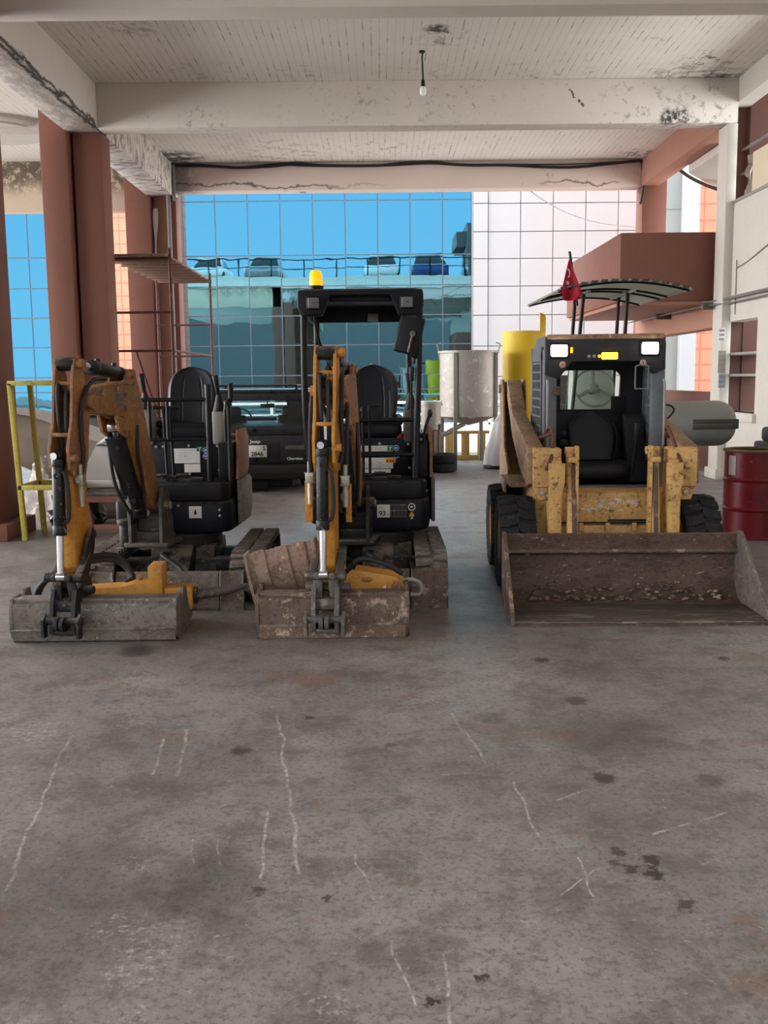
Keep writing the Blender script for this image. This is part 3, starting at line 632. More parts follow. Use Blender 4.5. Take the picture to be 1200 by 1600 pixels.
# building seen through the side openings
xo = W(1078, 600, 27).x
struct(MB().box(xo, xo+9, 27, 28, 0, 16).done('wall_tiled_block', 'tile'), 'orange tiled block seen through the side openings', 'wall')
struct(MB().box(W(1062, 600, 26.6).x, xo, 26.6, 28, 0, 16).done('trim_4', 'alu_white'), 'white corner strip beside the orange tiled block', 'cladding')
struct(MB().box(W(1040, 600, 26.9).x-.6, W(1062, 600, 26.6).x, 26.9, 28, 0, 16).box(W(1040, 600, 26.9).x-.6, W(1062, 600, 26.6).x, 26.88, 26.9, 3.3, 3.34).box(W(1040, 600, 26.9).x-.6, W(1062, 600, 26.6).x, 26.88, 26.9, 5.95, 5.99).done('trim_5', 'alu_grey'), 'grey white panelled corner seen past the far brown column', 'cladding')
struct(MB().box(4.4, 7.6, 17.0, 20.9, 6.3, 9.0).box(5.0, 7.6, 17.2, 20.8, 9.0, 10.6).box(3.9, 4.4, 17.6, 20.4, 7.9, 8.6).done('wall_stair_tower', 'rear_wall'), 'grey stair tower on the roof mirrored in the glass', 'tower')
# roof deck parapet, railing and cars: seen mirrored in the glass
struct(MB().box(-13, 7.6, 20.9, 21.3, 6.3, 6.52).done('trim_6', 'beam'), 'low kerb on the roof parking edge', 'kerb')
rl = thing('roof_railing', 'dark railing along the roof parking edge mirrored in the glass', 'railing', (0, 21.1, 6.52))
MB().tube([(-13, 0, .85), (7.6, 0, .85)], .03).tube([(-13, 0, .45), (7.6, 0, .45)], .02).done('rail', 'frame_black', rl)
for i in range(14): MB().box(-12.9+i*1.55, -12.84+i*1.55, -.03, .03, 0, .85).done('post', 'frame_black', rl)
# ------------------------------------------------------------ mini excavators
def stadium(yf, yr, R, zc, n=14):       # closed path of a track in the (y, z) plane, front at yf
    pts = []
    for k in range(n+1):
        a = PI/2+PI*k/n; pts.append((yf+R+R*math.cos(a), zc+R*math.sin(a)))
    for k in range(n+1):
        a = -PI/2+PI*k/n; pts.append((yr-R+R*math.cos(a), zc+R*math.sin(a)))
    return pts
def track(parent, xc, w=.23, yf=-.72, yr=.73, H=.37):
    R = H/2; zc = R; th = .03
    out_ = stadium(yf+.022, yr-.022, R-.022, zc); inn = stadium(yf+.022+th, yr-.022-th, R-.022-th, zc)
    b = bmesh.new(); n = len(out_); ring = []
    for (o, i) in zip(out_, inn):
        ring.append([b.verts.new((xc-w/2, o[0], o[1])), b.verts.new((xc+w/2, o[0], o[1])), b.verts.new((xc+w/2, i[0], i[1])), b.verts.new((xc-w/2, i[0], i[1]))])
    for k in range(n):
        a, c = ring[k], ring[(k+1) % n]
        for q in range(4): b.faces.new((a[q], a[(q+1) % 4], c[(q+1) % 4], c[q]))
    bmesh.ops.recalc_face_normals(b, faces=b.faces)
    mb = MB(); mb._in(b)
    # tread lugs
    pts = [V((0, p[0], p[1])) for p in out_]+[V((0, out_[0][0], out_[0][1]))]
    L = [0]
    for p, q in zip(pts, pts[1:]): L.append(L[-1]+(q-p).length)
    nl = 40; pitch = L[-1]/nl
    def at(s):
        s %= L[-1]
        for k in range(len(L)-1):
            if L[k+1] >= s:
                tt = (s-L[k])/max(1e-6, L[k+1]-L[k]); p = pts[k].lerp(pts[k+1], tt); d = (pts[k+1]-pts[k]).normalized()
                return p, d
    for k in range(nl):
        for sgn, off in ((-1, 0), (1, .5)):
            p, d = at((k+off)*pitch); nrm = V((0, d.z, -d.y))
            if (p-V((0, (yf+yr)/2, zc))).dot(nrm) < 0: nrm = -nrm
            X = Matrix((V((1, 0, 0)), d, nrm)).transposed().to_4x4(); X.translation = p+V((xc, 0, 0))
            h = .024; hw = pitch*.33; xa, xb = sgn*.012, sgn*w/2
            lo = [V((xa, -hw*.7, -.004)), V((xb, -hw, -.004)), V((xb, hw, -.004)), V((xa, hw*.7, -.004))]
            hi_ = [V((xa, -hw*.45, h)), V((xb*.98, -hw*.7, h)), V((xb*.98, hw*.7, h)), V((xa, hw*.45, h))]
            m2 = MB(X); m2.hexa(lo, hi_)
            me = bpy.data.meshes.new('_'); m2.bm.to_mesh(me); m2.bm.free(); mb.bm.from_mesh(me); bpy.data.meshes.remove(me)
    tr = mb.done('rubber_track', 'rubber', parent, ang=30)
    s = 1 if xc > 0 else -1
    f = MB().box(xc-.07, xc+.07, yf+.2, yr-.2, .09, .27, .02); f.done('track_frame', 'iron', tr)
    for y, nm, r in ((yf+R, 'idler_wheel', R-.06), (yr-R, 'drive_sprocket', R-.05)):
        w_ = MB().cyl((xc-.045, y, zc), (xc+.045, y, zc), r, seg=24, bev=.008).cyl((xc-.085, y, zc), (xc+.085, y, zc), .06, seg=16, bev=.005)
        if nm == 'drive_sprocket':
            for k in range(12):
                a = 2*PI*k/12; w_.box(xc-.02, xc+.02, y+math.cos(a)*r-.015, y+math.cos(a)*r+.015, zc+math.sin(a)*r-.015, zc+math.sin(a)*r+.015)
        w_.done(nm, 'iron', tr)
    for y in (-.28, 0, .28):
        MB().cyl((xc-.08, y, .085), (xc+.08, y, .085), .055, seg=18, bev=.006).done('track_roller', 'iron', tr)
    return tr

def hyd(parent, name, p0, p1, r, frac, X=None, mname='cyl_black', rod='chrome'):
    """hydraulic cylinder from p0 (barrel end) to p1 (rod eye)"""
    p0, p1 = V(p0), V(p1); d = p1-p0; m_ = p0+d*frac
    dn = d.normalized()
    b = MB(X).cyl(p0+dn*.02, m_, r, seg=24, bev=.006).cyl(m_-dn*.05, m_+dn*.012, r*1.12, seg=24, bev=.005).cyl(p0+dn*.02, p0+dn*.07, r*1.1, seg=24, bev=.005)
    b.cyl(p0-V((r*.8, 0, 0)), p0+V((r*.8, 0, 0)), r*.85, seg=18, bev=.004)
    side = V((0, -1, 0)) if abs(dn.z) > .5 else V((0, 0, 1))
    b.cyl(p0+dn*.12+side*r*.5, p0+dn*.12+side*r*1.5, r*.38, seg=12).cyl(m_-dn*.09+side*r*.5, m_-dn*.09+side*r*1.5, r*.38, seg=12)
    c = b.done(name, mname, parent)
    MB(X).cyl(m_, p1, r*.58, seg=18).cyl(p1-V((r*.75, 0, 0)), p1+V((r*.75, 0, 0)), r*.8, seg=18, bev=.004).done('piston_rod', rod, c)
    return c

def superseat(parent, x, y0, y1, z0, zt, w):
    s = thing_part = None
    cu = MB().box(x-w*.56, x+w*.56, y0, y1, z0, z0+.13, .05, seg=4)
    cu.tube([(x-w*.5, y0+.05, z0+.13), (x-w*.5, y1-.06, z0+.15)], .035, 10).tube([(x+w*.5, y0+.05, z0+.13), (x+w*.5, y1-.06, z0+.15)], .035, 10)
    seat = cu.done('seat', 'seat', parent, ang=60)
    zb = z0+.10
    def half(v):       # half width of the backrest outline, v 0..1 bottom to top
        if v > .5: q = (v-.5)/.5; return (w/2)*math.sqrt(max(0, 1-q**3.0)) if q < 1 else .0
        return (w/2)*(.84+.16*math.sin(PI/2*min(1, v/.5)))
    def fn(side):
        def f(u, v):
            vv = .001+v*.998; hw = max(.02, half(vv)); xx = (u*2-1)
            z = zb+vv*(zt-zb)
            wing = .055*abs(xx)**2.2
            y = y1-.06+.10*vv
            if side:
                y -= .045+wing*(1-.4*vv)
                rib = abs(abs(xx)-(.46-.12*vv))            # moulded crease lines
                if .1 < vv < .82: y += .007*max(0, 1-rib/.045)
                if .12 < vv < .55: y += .006*max(0, 1-abs(abs(xx)-.70+.16*vv)/.045)
                y += .05*max(0, abs(xx)-.86)/.14
            else: y += .03
            return V((x+xx*hw, y, z))
        return f
    nb, nv = 72, 40
    bk = bmesh.new(); F = fn(1); Bk = fn(0)
    vf = [[bk.verts.new(F(i/nb, j/nv)) for j in range(nv+1)] for i in range(nb+1)]
    vb = [[bk.verts.new(Bk(i/nb, j/nv)) for j in range(nv+1)] for i in range(nb+1)]
    for i in range(nb):
        for j in range(nv):
            bk.faces.new((vf[i][j], vf[i+1][j], vf[i+1][j+1], vf[i][j+1])); bk.faces.new((vb[i][j], vb[i][j+1], vb[i+1][j+1], vb[i+1][j]))
    for i in range(nb):
        bk.faces.new((vf[i][0], vb[i][0], vb[i+1][0], vf[i+1][0])); bk.faces.new((vf[i][nv], vf[i+1][nv], vb[i+1][nv], vb[i][nv]))
    for j in range(nv):
        bk.faces.new((vf[0][j], vf[0][j+1], vb[0][j+1], vb[0][j])); bk.faces.new((vf[nb][j], vb[nb][j], vb[nb][j+1], vf[nb][j+1]))
    bmesh.ops.recalc_face_normals(bk, faces=bk.faces)
    MB()._in(bk).done('backrest', 'seat', parent, ang=55)
    return seat

def grading_bucket(parent, X0, X1, yf, H, m='steel_grey', ear=True):
    o = [(.14, H), (.030, H), (.004, H*.93), (0, H*.86), (.0, H*.33), (.012, .012), (.03, .0), (.36, .0), (.50, .06)]
    th = .014; inn = []
    n = len(o)
    for i, p in enumerate(o):
        a = V((o[max(i-1, 0)][0], 0, o[max(i-1, 0)][1])); c = V((o[min(i+1, n-1)][0], 0, o[min(i+1, n-1)][1])); d = (c-a).normalized(); nr = V((-d.z, 0, d.x))
        inn.append((p[0]+nr.x*th, p[1]+nr.z*th))
    if inn[4][0] < o[4][0]: inn = [(2*p[0]-q[0], 2*p[1]-q[1]) for p, q in zip(o, inn)]
    b = MB().prism([(yf+p[0], p[1]) for p in o]+[(yf+p[0], p[1]) for p in reversed(inn)], 'x', X0, X1)
    b.box(X0, X1, yf-.008, yf+.006, H*.30, H*.335, .003)         # weld line
    b.box(X0, X1, yf+.03, yf+.15, H-.004, H+.012, .004)
    bk = b.done('bucket', m, parent, bev=.003)
    if m == 'rusty': MB().prism([(yf-.010, H*.315), (yf+.004, H*.33), (yf+.018, .004), (yf+.004, .002)], 'x', X0+.012, X1-.012).done('bucket_lip', 'lip_brown', bk, bev=.002)
    sp = [(.02, H+.01), (.16, H+.02), (.20, H-.03), (.25, H+.03), (.33, H+.03), (.36, H-.05), (.42, .12), (.52, .07), (.50, .05), (.36, -.004), (.07, -.004), (.02, H*.12), (-.006, H*.35), (-.004, H*.8)]
    for x in (X0, X1):
        MB().prism([(yf+p[0], max(p[1], .001)) for p in sp], 'x', x-.012, x+.012).done('side_plate', 'rusty' if m == 'rusty' else 'steel_grey', bk, bev=.003)
    return bk

def excavator(ox, oy, label, wide, canopy, dxs=0):
    T = thing('mini_excavator', label, 'excavator', (ox, oy, 0))
    hg = .53 if wide else .365
    for s in (-1, 1): track(T, s*hg)
    # --- undercarriage
    u = MB().box(-hg+.1, hg-.1, -.30, -.16, .14, .27, .015).box(-hg+.1, hg-.1, .18, .32, .14, .27, .015)
    u.prism([(-.34, .16), (-.22, .12), (.30, .12), (.38, .18), (.30, .36), (-.22, .36)], 'x', -.24, .24, .012)
    u.cyl((-hg+.06, -.23, .2), (hg-.06, -.23, .2), .055, seg=16).cyl((-hg+.06, .25, .2), (hg-.06, .25, .2), .055, seg=16)
    u.cyl((0, 0, .34), (0, 0, .44), .26, seg=40)
    und = u.done('undercarriage_frame', 'iron', T)
    MB().prism([(-.66, .15), (-.60, .12), (-.24, .16), (-.24, .38), (-.36, .36)], 'x', -.14, .10, .02).done('blade_cylinder_guard', 'iron', und)
    for s in (-1, 1):
        MB().hexa([V((s*.30-.03, -.80, .06)), V((s*.30+.03, -.80, .06)), V((s*.22+.03, -.22, .14)), V((s*.22-.03, -.22, .14))],
                  [V((s*.30-.03, -.80, .15)), V((s*.30+.03, -.80, .15)), V((s*.22+.03, -.22, .25)), V((s*.22-.03, -.22, .25))], .008).done('blade_arm', 'steel_dark' if wide else 'iron', und)
    MB().tube([(-.02, -.30, .30), (-.10, -.50, .34), (.05, -.62, .26), (.10, -.74, .2)], .016, smooth=6).done('hose', 'hose', und)
    bx = .36; bw = .54 if wide else .47; bm_ = 'steel_grey' if wide else 'rusty'
    prof = [(-.80, .275), (-.835, .24), (-.845, .16), (-.84, .07), (-.85, .0), (-.825, .0), (-.818, .07), (-.825, .16), (-.812, .235), (-.78, .262)]
    bl = MB().prism(prof, 'x', -bx+.0, bx-.16 if not wide else bx).box(-bx, bx-.16 if not wide else bx, -.855, -.83, 0, .05, .004).done('dozer_blade', bm_, T, bev=.004)
    xr0 = (bx-.16 if not wide else bx)
    for x0, x1 in ((-bw, -bx-.012), (xr0+.012, bw)):
        MB().prism([(p[0]-.008, p[1]) for p in prof], 'x', x0, x1).box(x0, x0+.012, -.858, -.81, .0, .28, .003).box(x1-.012, x1, -.858, -.81, .0, .28, .003).done('blade_extension', bm_, bl, bev=.004)
    # --- upper structure
    body = MB()
    body.prism([(-.26, -.26), (.30, -.26), (.37, -.18), (.40, .2), (.36, .62), (.18, .80), (-.2, .80), (-.42, .62), (-.46, .2), (-.30, -.05)], 'z', .46, .70, .03)
    up = body.done('lower_body_cover', 'navy', T, ang=50)
    MB().prism([(-.24, -.27), (.30, -.27), (.355, -.2), (.36, .18), (-.30, .18), (-.30, -.1)], 'z', .705, .835, .015).done('platform_step', 'black', T)
    MB().box(-.27, .33, -.25, .16, .833, .845, .004).done('floor_mat', 'grip', T)
    eng = MB().box(-.54, -.275, -.10, .34, .49, .70, .035, seg=3).box(-.52, -.26, -.06, .30, .70, .84, .02)
    eng.done('side_tank_cover', 'navy', T, ang=50)
    if wide:
        MB().bar((-.46, -.107, .62), (-.42, -.107, .585), .012, .004).bar((-.36, -.107, .62), (-.40, -.107, .585), .012, .004).bar((-.46, -.107, .55), (-.41, -.107, .575), .012, .004).bar((-.36, -.107, .55), (-.41, -.107, .575), .012, .004).done('emblem', 'frame_black', T)
    rear = MB().prism([(-.42, .32), (.40, .32), (.38, .60), (.22, .80), (-.22, .80), (-.44, .60)], 'z', .70, 1.16, .03)
    rear.done('engine_hood', 'yellow_worn' if wide else 'black', T, ang=50)
    MB().box(-.31, .24, .14, .46, .84, 1.135, .012).done('seat_pedestal', 'navy', T)
    MB().box(.25, .37, -.02, .42, .84, 1.13, .02).done('side_console', 'black', T)
    for p in ((-.255, .132, 1.09), (-.20, .132, 1.09), (.0, .132, 1.095), (.0, .132, .872), (.235, .132, .9), (.225, .132, 1.09)):
        MB().cyl((p[0], p[1]+.012, p[2]), (p[0], p[1]-.004, p[2]), .011, seg=12, bev=.002).done('bolt_head', 'brass', T)
    # side panels on the machine's left hand side (right in the picture)
    MB().prism([(-.02, .84), (.50, .84), (.60, .90), (.60, 1.16), (.45, 1.22), (.05, 1.22)], 'x', .385, .41, .008).done('side_door', 'yellow_worn', T)
    MB().prism([(-.05, .50), (.5, .48), (.62, .56), (.62, .80), (.5, .835), (-.05, .835)], 'x', .395, .425, .008).done('side_skirt', 'steel_dark' if not wide else 'steel_grey', T)
    # decals
    yd = .135
    if wide:
        d = MB().box(-.13, .085, yd-.002, yd+.004, .958, 1.075).box(-.04, .085, yd-.002, yd+.004, .885, .952).done('warning_decal', 'decal', T, smooth=False)
        ln = MB()
        for i in range(6): ln.box(-.10+.005*i, .0+.012*(i % 3), yd-.003, yd-.0018, .975+.013*i, .9765+.013*i)
        for i in range(4): ln.box(.05, .075, yd-.003, yd-.0018, .965+.02*i, .9665+.02*i)
        ln.box(.02, .021, yd-.003, yd-.0018, .89, .95).done('print', 'ink_grey', d, smooth=False)
    else:
        d = MB().box(-.155, .105, yd-.002, yd+.004, .90, .985).box(-.155, .085, yd-.002, yd+.004, .865, .895).box(-.155, .105, yd-.002, yd+.004, 1.035, 1.08).done('warning_decal', 'decal', T, smooth=False)
        ln = MB()
        for i in range(5): ln.box(-.13, .0+.012*(i % 3), yd-.003, yd-.0018, .955-.012*i, .9565-.012*i)
        for i in range(2): ln.box(-.13, .02, yd-.003, yd-.0018, 1.052+.013*i, 1.0535+.013*i)
        ln.box(.0, .0015, yd-.003, yd-.0018, .868, .95).done('print', 'ink_grey', d, smooth=False)
        MB().box(.045, .125, yd-.004, yd, .945, .98).done('orange_decal', 'orange', T, smooth=False)
        ln = MB()
        for q in (.06, .085, .105): ln.prism([(q-.008, .952), (q+.008, .952), (q, .972)], 'y', yd-.0055, yd-.004)
        ln.done('decal_symbol', 'ink', T, smooth=False)
    gx = .062 if wide else .06; gz = 1.05 if wide else 1.038
    g = MB().box(gx, gx+.045, yd-.0045, yd-.002, gz, gz+.04).done('green_sticker', 'green', T, smooth=False)
    MB().prism([(gx+.008, gz+.028), (gx+.036, gz+.034), (gx+.034, gz+.026), (gx+.026, gz+.025), (gx+.024, gz+.006), (gx+.018, gz+.006), (gx+.019, gz+.024)], 'y', yd-.0055, yd-.0045).done('print', 'decal', g, smooth=False)
    for k, bz in enumerate((1.06, 1.012) if wide else (1.06, 1.0)):
        c_ = (gx+.07, yd, bz)
        r = MB().cyl((c_[0], yd, bz), (c_[0], yd-.003, bz), .023, seg=24).done('round_sticker', 'decal', T)
        MB().cyl((c_[0], yd-.003, bz), (c_[0], yd-.0045, bz), .020, seg=24).done('blue_disc', 'blue', r)
        MB().prism([(c_[0]-.008, bz-.01), (c_[0]+.012, bz), (c_[0]-.008, bz+.01)] if k == 0 else [(c_[0]-.013, bz-.004), (c_[0]+.013, bz-.004), (c_[0]+.013, bz+.004), (c_[0]-.013, bz+.004)], 'y', yd-.006, yd-.0045).done('print', 'decal', r, smooth=False)
    yb = -.262
    if wide:
        d = MB().box(.06, .155, yb-.004, yb+.004, .575, .665, .003).done('square_decal', 'decal', T)
        MB().prism([(.098, .605), (.114, .60), (.118, .615), (.110, .645), (.103, .63)], 'y', yb-.0055, yb-.004).done('print', 'ink', d)
    else:
        d = MB().box(-.025, .072, yb-.004, yb+.004, .565, .662, .002).done('noise_level_decal', 'decal', T)
        text('lettering', '93', .052, 'ink', d, facing(.015, yb-.005, .595)); text('lettering', 'Lwa', .018, 'ink_grey', d, facing(.005, yb-.005, .644)); text('lettering', 'dB', .015, 'ink_grey', d, facing(.058, yb-.005, .585))
        d = MB().box(.074, .195, yb-.003, yb+.004, .567, .662).done('data_plate', 'steel_dark', T, smooth=False)
        ln = MB()
        for r_ in range(2):
            for q in range(4): ln.box(.08+q*.029, .104+q*.029, yb-.0045, yb-.003, .575+r_*.046, .610+r_*.044)
        ln.done('print', 'ink', d, smooth=False)
        r = MB().lathe([(.022, 0), (.028, 0), (.028, .004), (.022, .004)], (.237, yb-.004, .642), 'y', 24, True).done('ring_sticker', 'decal', T)
        MB().prism([(.227, .636), (.248, .640), (.242, .651), (.228, .648)], 'y', yb-.004, yb-.002).done('print', 'decal', r)
        d = MB().prism([(.215, .572), (.259, .572), (.237, .610)], 'y', yb-.004, yb).done('warning_triangle', 'orange', T, smooth=False)
        MB().box(.235, .239, yb-.005, yb-.004, .580, .597).done('print', 'ink', d, smooth=False)
    for p in ((-.10, .655), (.237, .558)) if not wide else ((.29, .635), (.29, .59), (-.02, .67)):
        MB().cyl((p[0], yb+.01, p[1]), (p[0], yb-.005, p[1]), .010, seg=12, bev=.002).done('bolt_head', 'brass', T)
    # seat, levers, rails
    sx = -.045
    superseat(T, sx, .20, .64, 1.13, 1.715, .40)
    MB().box(sx-.16, sx+.16, .24, .60, 1.09, 1.14, .02).done('seat_base', 'black', T)
    MB().cyl((sx+.205, .24, 1.145), (sx+.205, .215, 1.145), .022, seg=16, bev=.004).done('stop_button', 'red_btn', T)
    for x, hx in ((-.125, -1), (-.075, 1)):
        l = MB().tube([(x, -.10, .85), (x, -.14, 1.15), (x, -.16, 1.385)], .011, 10).done('travel_lever', 'frame_black', T)
        MB().tube([(x-.012*hx, -.16, 1.40), (x+.075*hx, -.165, 1.405)], .014, 10).cyl((x, -.16, 1.36), (x, -.16, 1.40), .018, seg=12).done('lever_handle', 'grip', l)
        MB().box(x-.035, x+.035, -.16, -.06, .86, .885, .006, X=Matrix.Translation((0, 0, 0))).box(x-.008, x+.008, -.12, -.09, .84, .87).done('foot_pedal', 'iron', T)
    for q in ((-.20, -.11, -.19, -.12, .885, .90), (-.045, .045, -.2, -.12, .885, .90), (.06, .16, -.18, -.10, .845, .87)): MB().box(*q, .005).done('foot_plate', 'iron', T)
    for s, xj, zj in ((-1, -.33, 1.42), (1, .245, 1.40)):
        c = MB().box(xj-.055, xj+.055, .12, .30, 1.10, zj-.03, .02).done('armrest_console', 'steel_dark' if not wide else 'galv', T)
        MB().cyl((xj, .16, zj-.03), (xj, .14, zj+.10), .05, .016, seg=14).done('lever_boot', 'grip', c)
        MB().cyl((xj, .14, zj+.08), (xj-.03*s*0-.02, .12, zj+.24), .014, .024, seg=12, bev=.004).done('joystick', 'grip', c)
    if not canopy:
        zt_, zm = 1.462, 1.165
        r = MB().tube([(-.43, -.2, zt_), (.20, -.22, zt_)], .016, 10).tube([(-.30, -.2, zm), (.20, -.22, zm)], .014, 10)
        r.tube([(-.22, -.205, zt_), (-.22, -.205, zm)], .014, 10).tube([(-.085, -.21, zt_), (-.085, -.21, zm)], .014, 10)
        r.done('front_guard_rail', 'frame_black', T)
        MB().cyl((.225, -.22, .84), (.225, -.22, 1.575), .024, seg=16, bev=.004).done('canopy_post_stub', 'frame_black', T)
        MB().tube([(.31, .08, .84), (.31, .08, 1.36), (.345, .10, 1.46), (.345, .10, 1.58)], .022, 12, smooth=5).done('canopy_post_stub', 'frame_black', T)
        MB().tube([(.36, -.12, .84), (.36, -.12, 1.42)], .016, 10).box(.345, .385, -.135, -.105, 1.41, 1.43, .004).done('canopy_post_stub', 'frame_black', T)
        MB().cyl((-.43, -.12, 1.40), (-.43, -.13, 1.56), .035, .028, seg=14, bev=.005).cyl((-.43, -.12, 1.20), (-.43, -.12, 1.41), .045, .05, seg=14).done('pilot_lever', 'grip', T)
    else:
        r = MB().tube([(-.24, -.30, 1.298), (.255, -.30, 1.298)], .016, 10).tube([(-.22, -.30, 1.04), (.255, -.30, 1.04)], .014, 10)
        r.done('front_guard_rail', 'frame_black', T)
        zc0, zc1 = 2.10, 2.285
        xl, xr = -.615, .345
        yf_, yr_ = .02, 1.08
        cn = thing_canopy = MB()
        cn.prism([(xl+.03, zc0-.02), (xl, zc0+.03), (xl, zc1-.05), (xl+.05, zc1), (xr-.05, zc1), (xr, zc1-.05), (xr, zc0+.03), (xr-.03, zc0-.02), (xr-.06, zc0-.02), (xr-.06, zc1-.05), (xl+.06, zc1-.05), (xl+.06, zc0-.02)], 'y', yf_+.03, yr_, .012)
        cp_ = cn.done('canopy', 'black', T, ang=50)
        MB().box(xl+.05, xr-.05, yf_+.1, yr_-.05, zc1-.075, zc1-.045, .008).done('roof_lining', 'frame_black', cp_)
        MB().box(xl+.03, xr-.03, yr_-.04, yr_-.005, zc0-.015, zc1-.03, .015).done('rear_skirt', 'black', cp_)
        fa = MB()
        fa.prism([(xl+.01, zc1-.01), (xr-.01, zc1-.01), (xr, zc1-.04), (xr, zc0+.04), (xr-.05, zc0-.02), (xr-.19, zc0-.02), (xr-.25, zc1-.055), (xl+.25, zc1-.055), (xl+.19, zc0-.02), (xl+.05, zc0-.02), (xl, zc0+.04), (xl, zc1-.04)], 'y', yf_-.02, yf_+.05, .012)
        fa.done('canopy_fascia', 'black', cp_, ang=50)
        MB().box(xl+.24, xr-.24, yf_+.05, yf_+.09, zc1-.10, zc1-.05, .01).done('fascia_recess', 'black', cp_)
        MB().box(-.09, .0, yr_-.05, yr_-.035, zc0-.01, zc0+.06, .006).done('number_tag', 'galv', cp_)
        for xx in (xl+.125, xr-.125):
            h = MB().box(xx-.055, xx+.055, yf_-.035, yf_-.01, zc0+.025, zc0+.125, .018, seg=3).done('work_lamp', 'frame_black', cp_)
            MB().box(xx-.042, xx+.042, yf_-.042, yf_-.03, zc0+.036, zc0+.114, .012, seg=3).done('lamp_lens', 'lens', h)
            g_ = MB()
            for k in range(4): g_.box(xx-.036, xx+.036, yf_-.0445, yf_-.042, zc0+.046+k*.017, zc0+.049+k*.017)
            for k in range(4): g_.box(xx-.032+k*.02, xx-.029+k*.02, yf_-.0445, yf_-.042, zc0+.042, zc0+.108)
            g_.box(xx-.016, xx+.016, yf_-.046, yf_-.042, zc0+.068, zc0+.082).done('lens_ribs', 'steel_dark', h)
        bz = MB().lathe([(.058, zc1-.005), (.058, zc1+.025), (.05, zc1+.03)], (-.475, .12, 0), seg=24).done('beacon_base', 'frame_black', cp_)
        MB().lathe([(.046, zc1+.025), (.050, zc1+.03), (.048, zc1+.12), (.036, zc1+.142), (.0, zc1+.148)], (-.475, .12, 0), seg=28).lathe([(.052, zc1+.05), (.053, zc1+.055), (.052, zc1+.06)], (-.475, .12, 0), seg=28).lathe([(.0515, zc1+.085), (.0525, zc1+.09), (.0515, zc1+.095)], (-.475, .12, 0), seg=28).done('beacon_lens', 'amber', bz)
        for pts in ([(-.575, .10, zc0+.05), (-.575, .10, 1.35), (-.535, .06, .84)], [(.318, .06, zc0+.05), (.302, .0, 1.6), (.286, -.05, 1.2), (.272, -.1, .84)], [(-.53, 1.0, zc0+.05), (-.52, 1.0, 1.5), (-.40, .9, 1.16)], [(.26, 1.0, zc0+.05), (.26, 1.0, 1.6), (.26, .8, 1.16)]):
            MB().tube(pts, .026, 12, smooth=5).done('canopy_post', 'frame_black', T)
        MB().tube([(-.50, .15, zc0+.03), (-.47, .3, 1.9), (-.42, .6, 1.74), (-.40, .8, 1.2)], .012, 8, smooth=6).done('cable', 'grip', T)
        # mirror on the right hand post
        Xm = Matrix.Translation((.235, .02, 1.93)) @ Matrix.Rotation(math.radians(14), 4, 'Y') @ Matrix.Rotation(math.radians(-12), 4, 'Z')
        m_ = MB(Xm).box(-.098, .098, -.025, .02, -.145, .145, .032, seg=3).done('wing_mirror', 'black', T, ang=50)
        MB(Xm).cyl((.03, -.04, .015), (.03, -.02, .015), .022, seg=14, bev=.004).tube([(.03, -.035, .0), (.03, -.04, -.13)], .009, 8).done('mirror_bracket', 'steel_dark', m_)
        MB().tube([(.245, -.02, 1.79), (.27, -.01, 1.77), (.30, .05, 1.76)], .016, 8, smooth=4).cyl((.285, .04, 1.72), (.285, .04, 1.82), .034, seg=14, bev=.005).done('mirror_clamp', 'grip', m_)
        MB().tube([(.34, -.05, 1.10), (.345, -.06, 1.20), (.385, -.07, 1.33)], .012, 8, smooth=4).ball((.386, -.07, 1.335), .02, (1, 1, 1.6), 10).done('safety_lever', 'grip', T)
        MB().tube([(.255, .05, 1.12), (.25, .02, 1.42), (.25, .0, 1.62)], .009, 8).cyl((.25, .0, 1.58), (.25, .0, 1.69), .018, .02, seg=12, bev=.004).done('gear_lever', 'grip', T)
    # --- swing post and front equipment, in the boom's own direction
    px_, py_ = -.20, -.42
    sw = MB()
    for s in (-1, 1):
        sw.prism([(-.12, .42), (.22, .44), (.20, .56), (.10, .66), (.10, .80), (-.06, .84), (-.12, .74)], 'x', s*.115-.012, s*.115+.012)
    sw.box(-.13, .13, .0, .22, .42, .50, .01).box(-.10, .10, .02, .10, .50, .62, .01)
    sw.cyl((-.16, -.02, .70), (.16, -.02, .70), .045, seg=20, bev=.005)
    sw.prism([(-.16, -.12), (.16, -.12), (.20, .28), (-.20, .28)], 'z', .40, .435, .006)
    R = Matrix.Translation((px_, py_, 0)) @ Matrix.Rotation(math.radians(-4), 4, 'Z')
    sw.X = None; bmesh.ops.transform(sw.bm, matrix=R, verts=sw.bm.verts)
    post = sw.done('swing_post', 'steel_dark' if wide else 'iron', T, bev=.003)
    MB(R).cyl((-.16, -.06, .40), (-.16, -.06, .56), .05, seg=20, bev=.006).cyl((-.16, -.06, .56), (-.16, -.06, .60), .065, seg=20, bev=.008).done('swing_pin', 'iron', post)
    MB(R).cyl((0, -.10, .655), (0, -.06, .655), .03, seg=14, bev=.004).cyl((.17, -.02, .70), (.15, -.02, .70), .03, seg=8).done('pin_head', 'brass', post)
    Bm = Matrix.Translation((px_, py_-.02, 0)) @ Matrix.Rotation(math.radians(-11 if wide else -6.3), 4, 'Z')
    dz = .05 if canopy else 0
    # boom coordinates: x lateral, y = -u (towards bucket), z up
    P = lambda u, v: (-u, v+dz*min(1, max(0, u))*1.0)
    outline = [(-.08, .72), (.06, 1.12), (.19, 1.47), (.25, 1.55), (.34, 1.605), (.48, 1.60), (.80, 1.57), (1.0, 1.545), (1.065, 1.50), (1.06, 1.43), (1.0, 1.405), (.78, 1.395), (.60, 1.375), (.48, 1.36), (.42, 1.30), (.36, 1.16), (.23, .90), (.10, .72), (.03, .67), (-.05, .67)]
    by = 'yellow_worn'
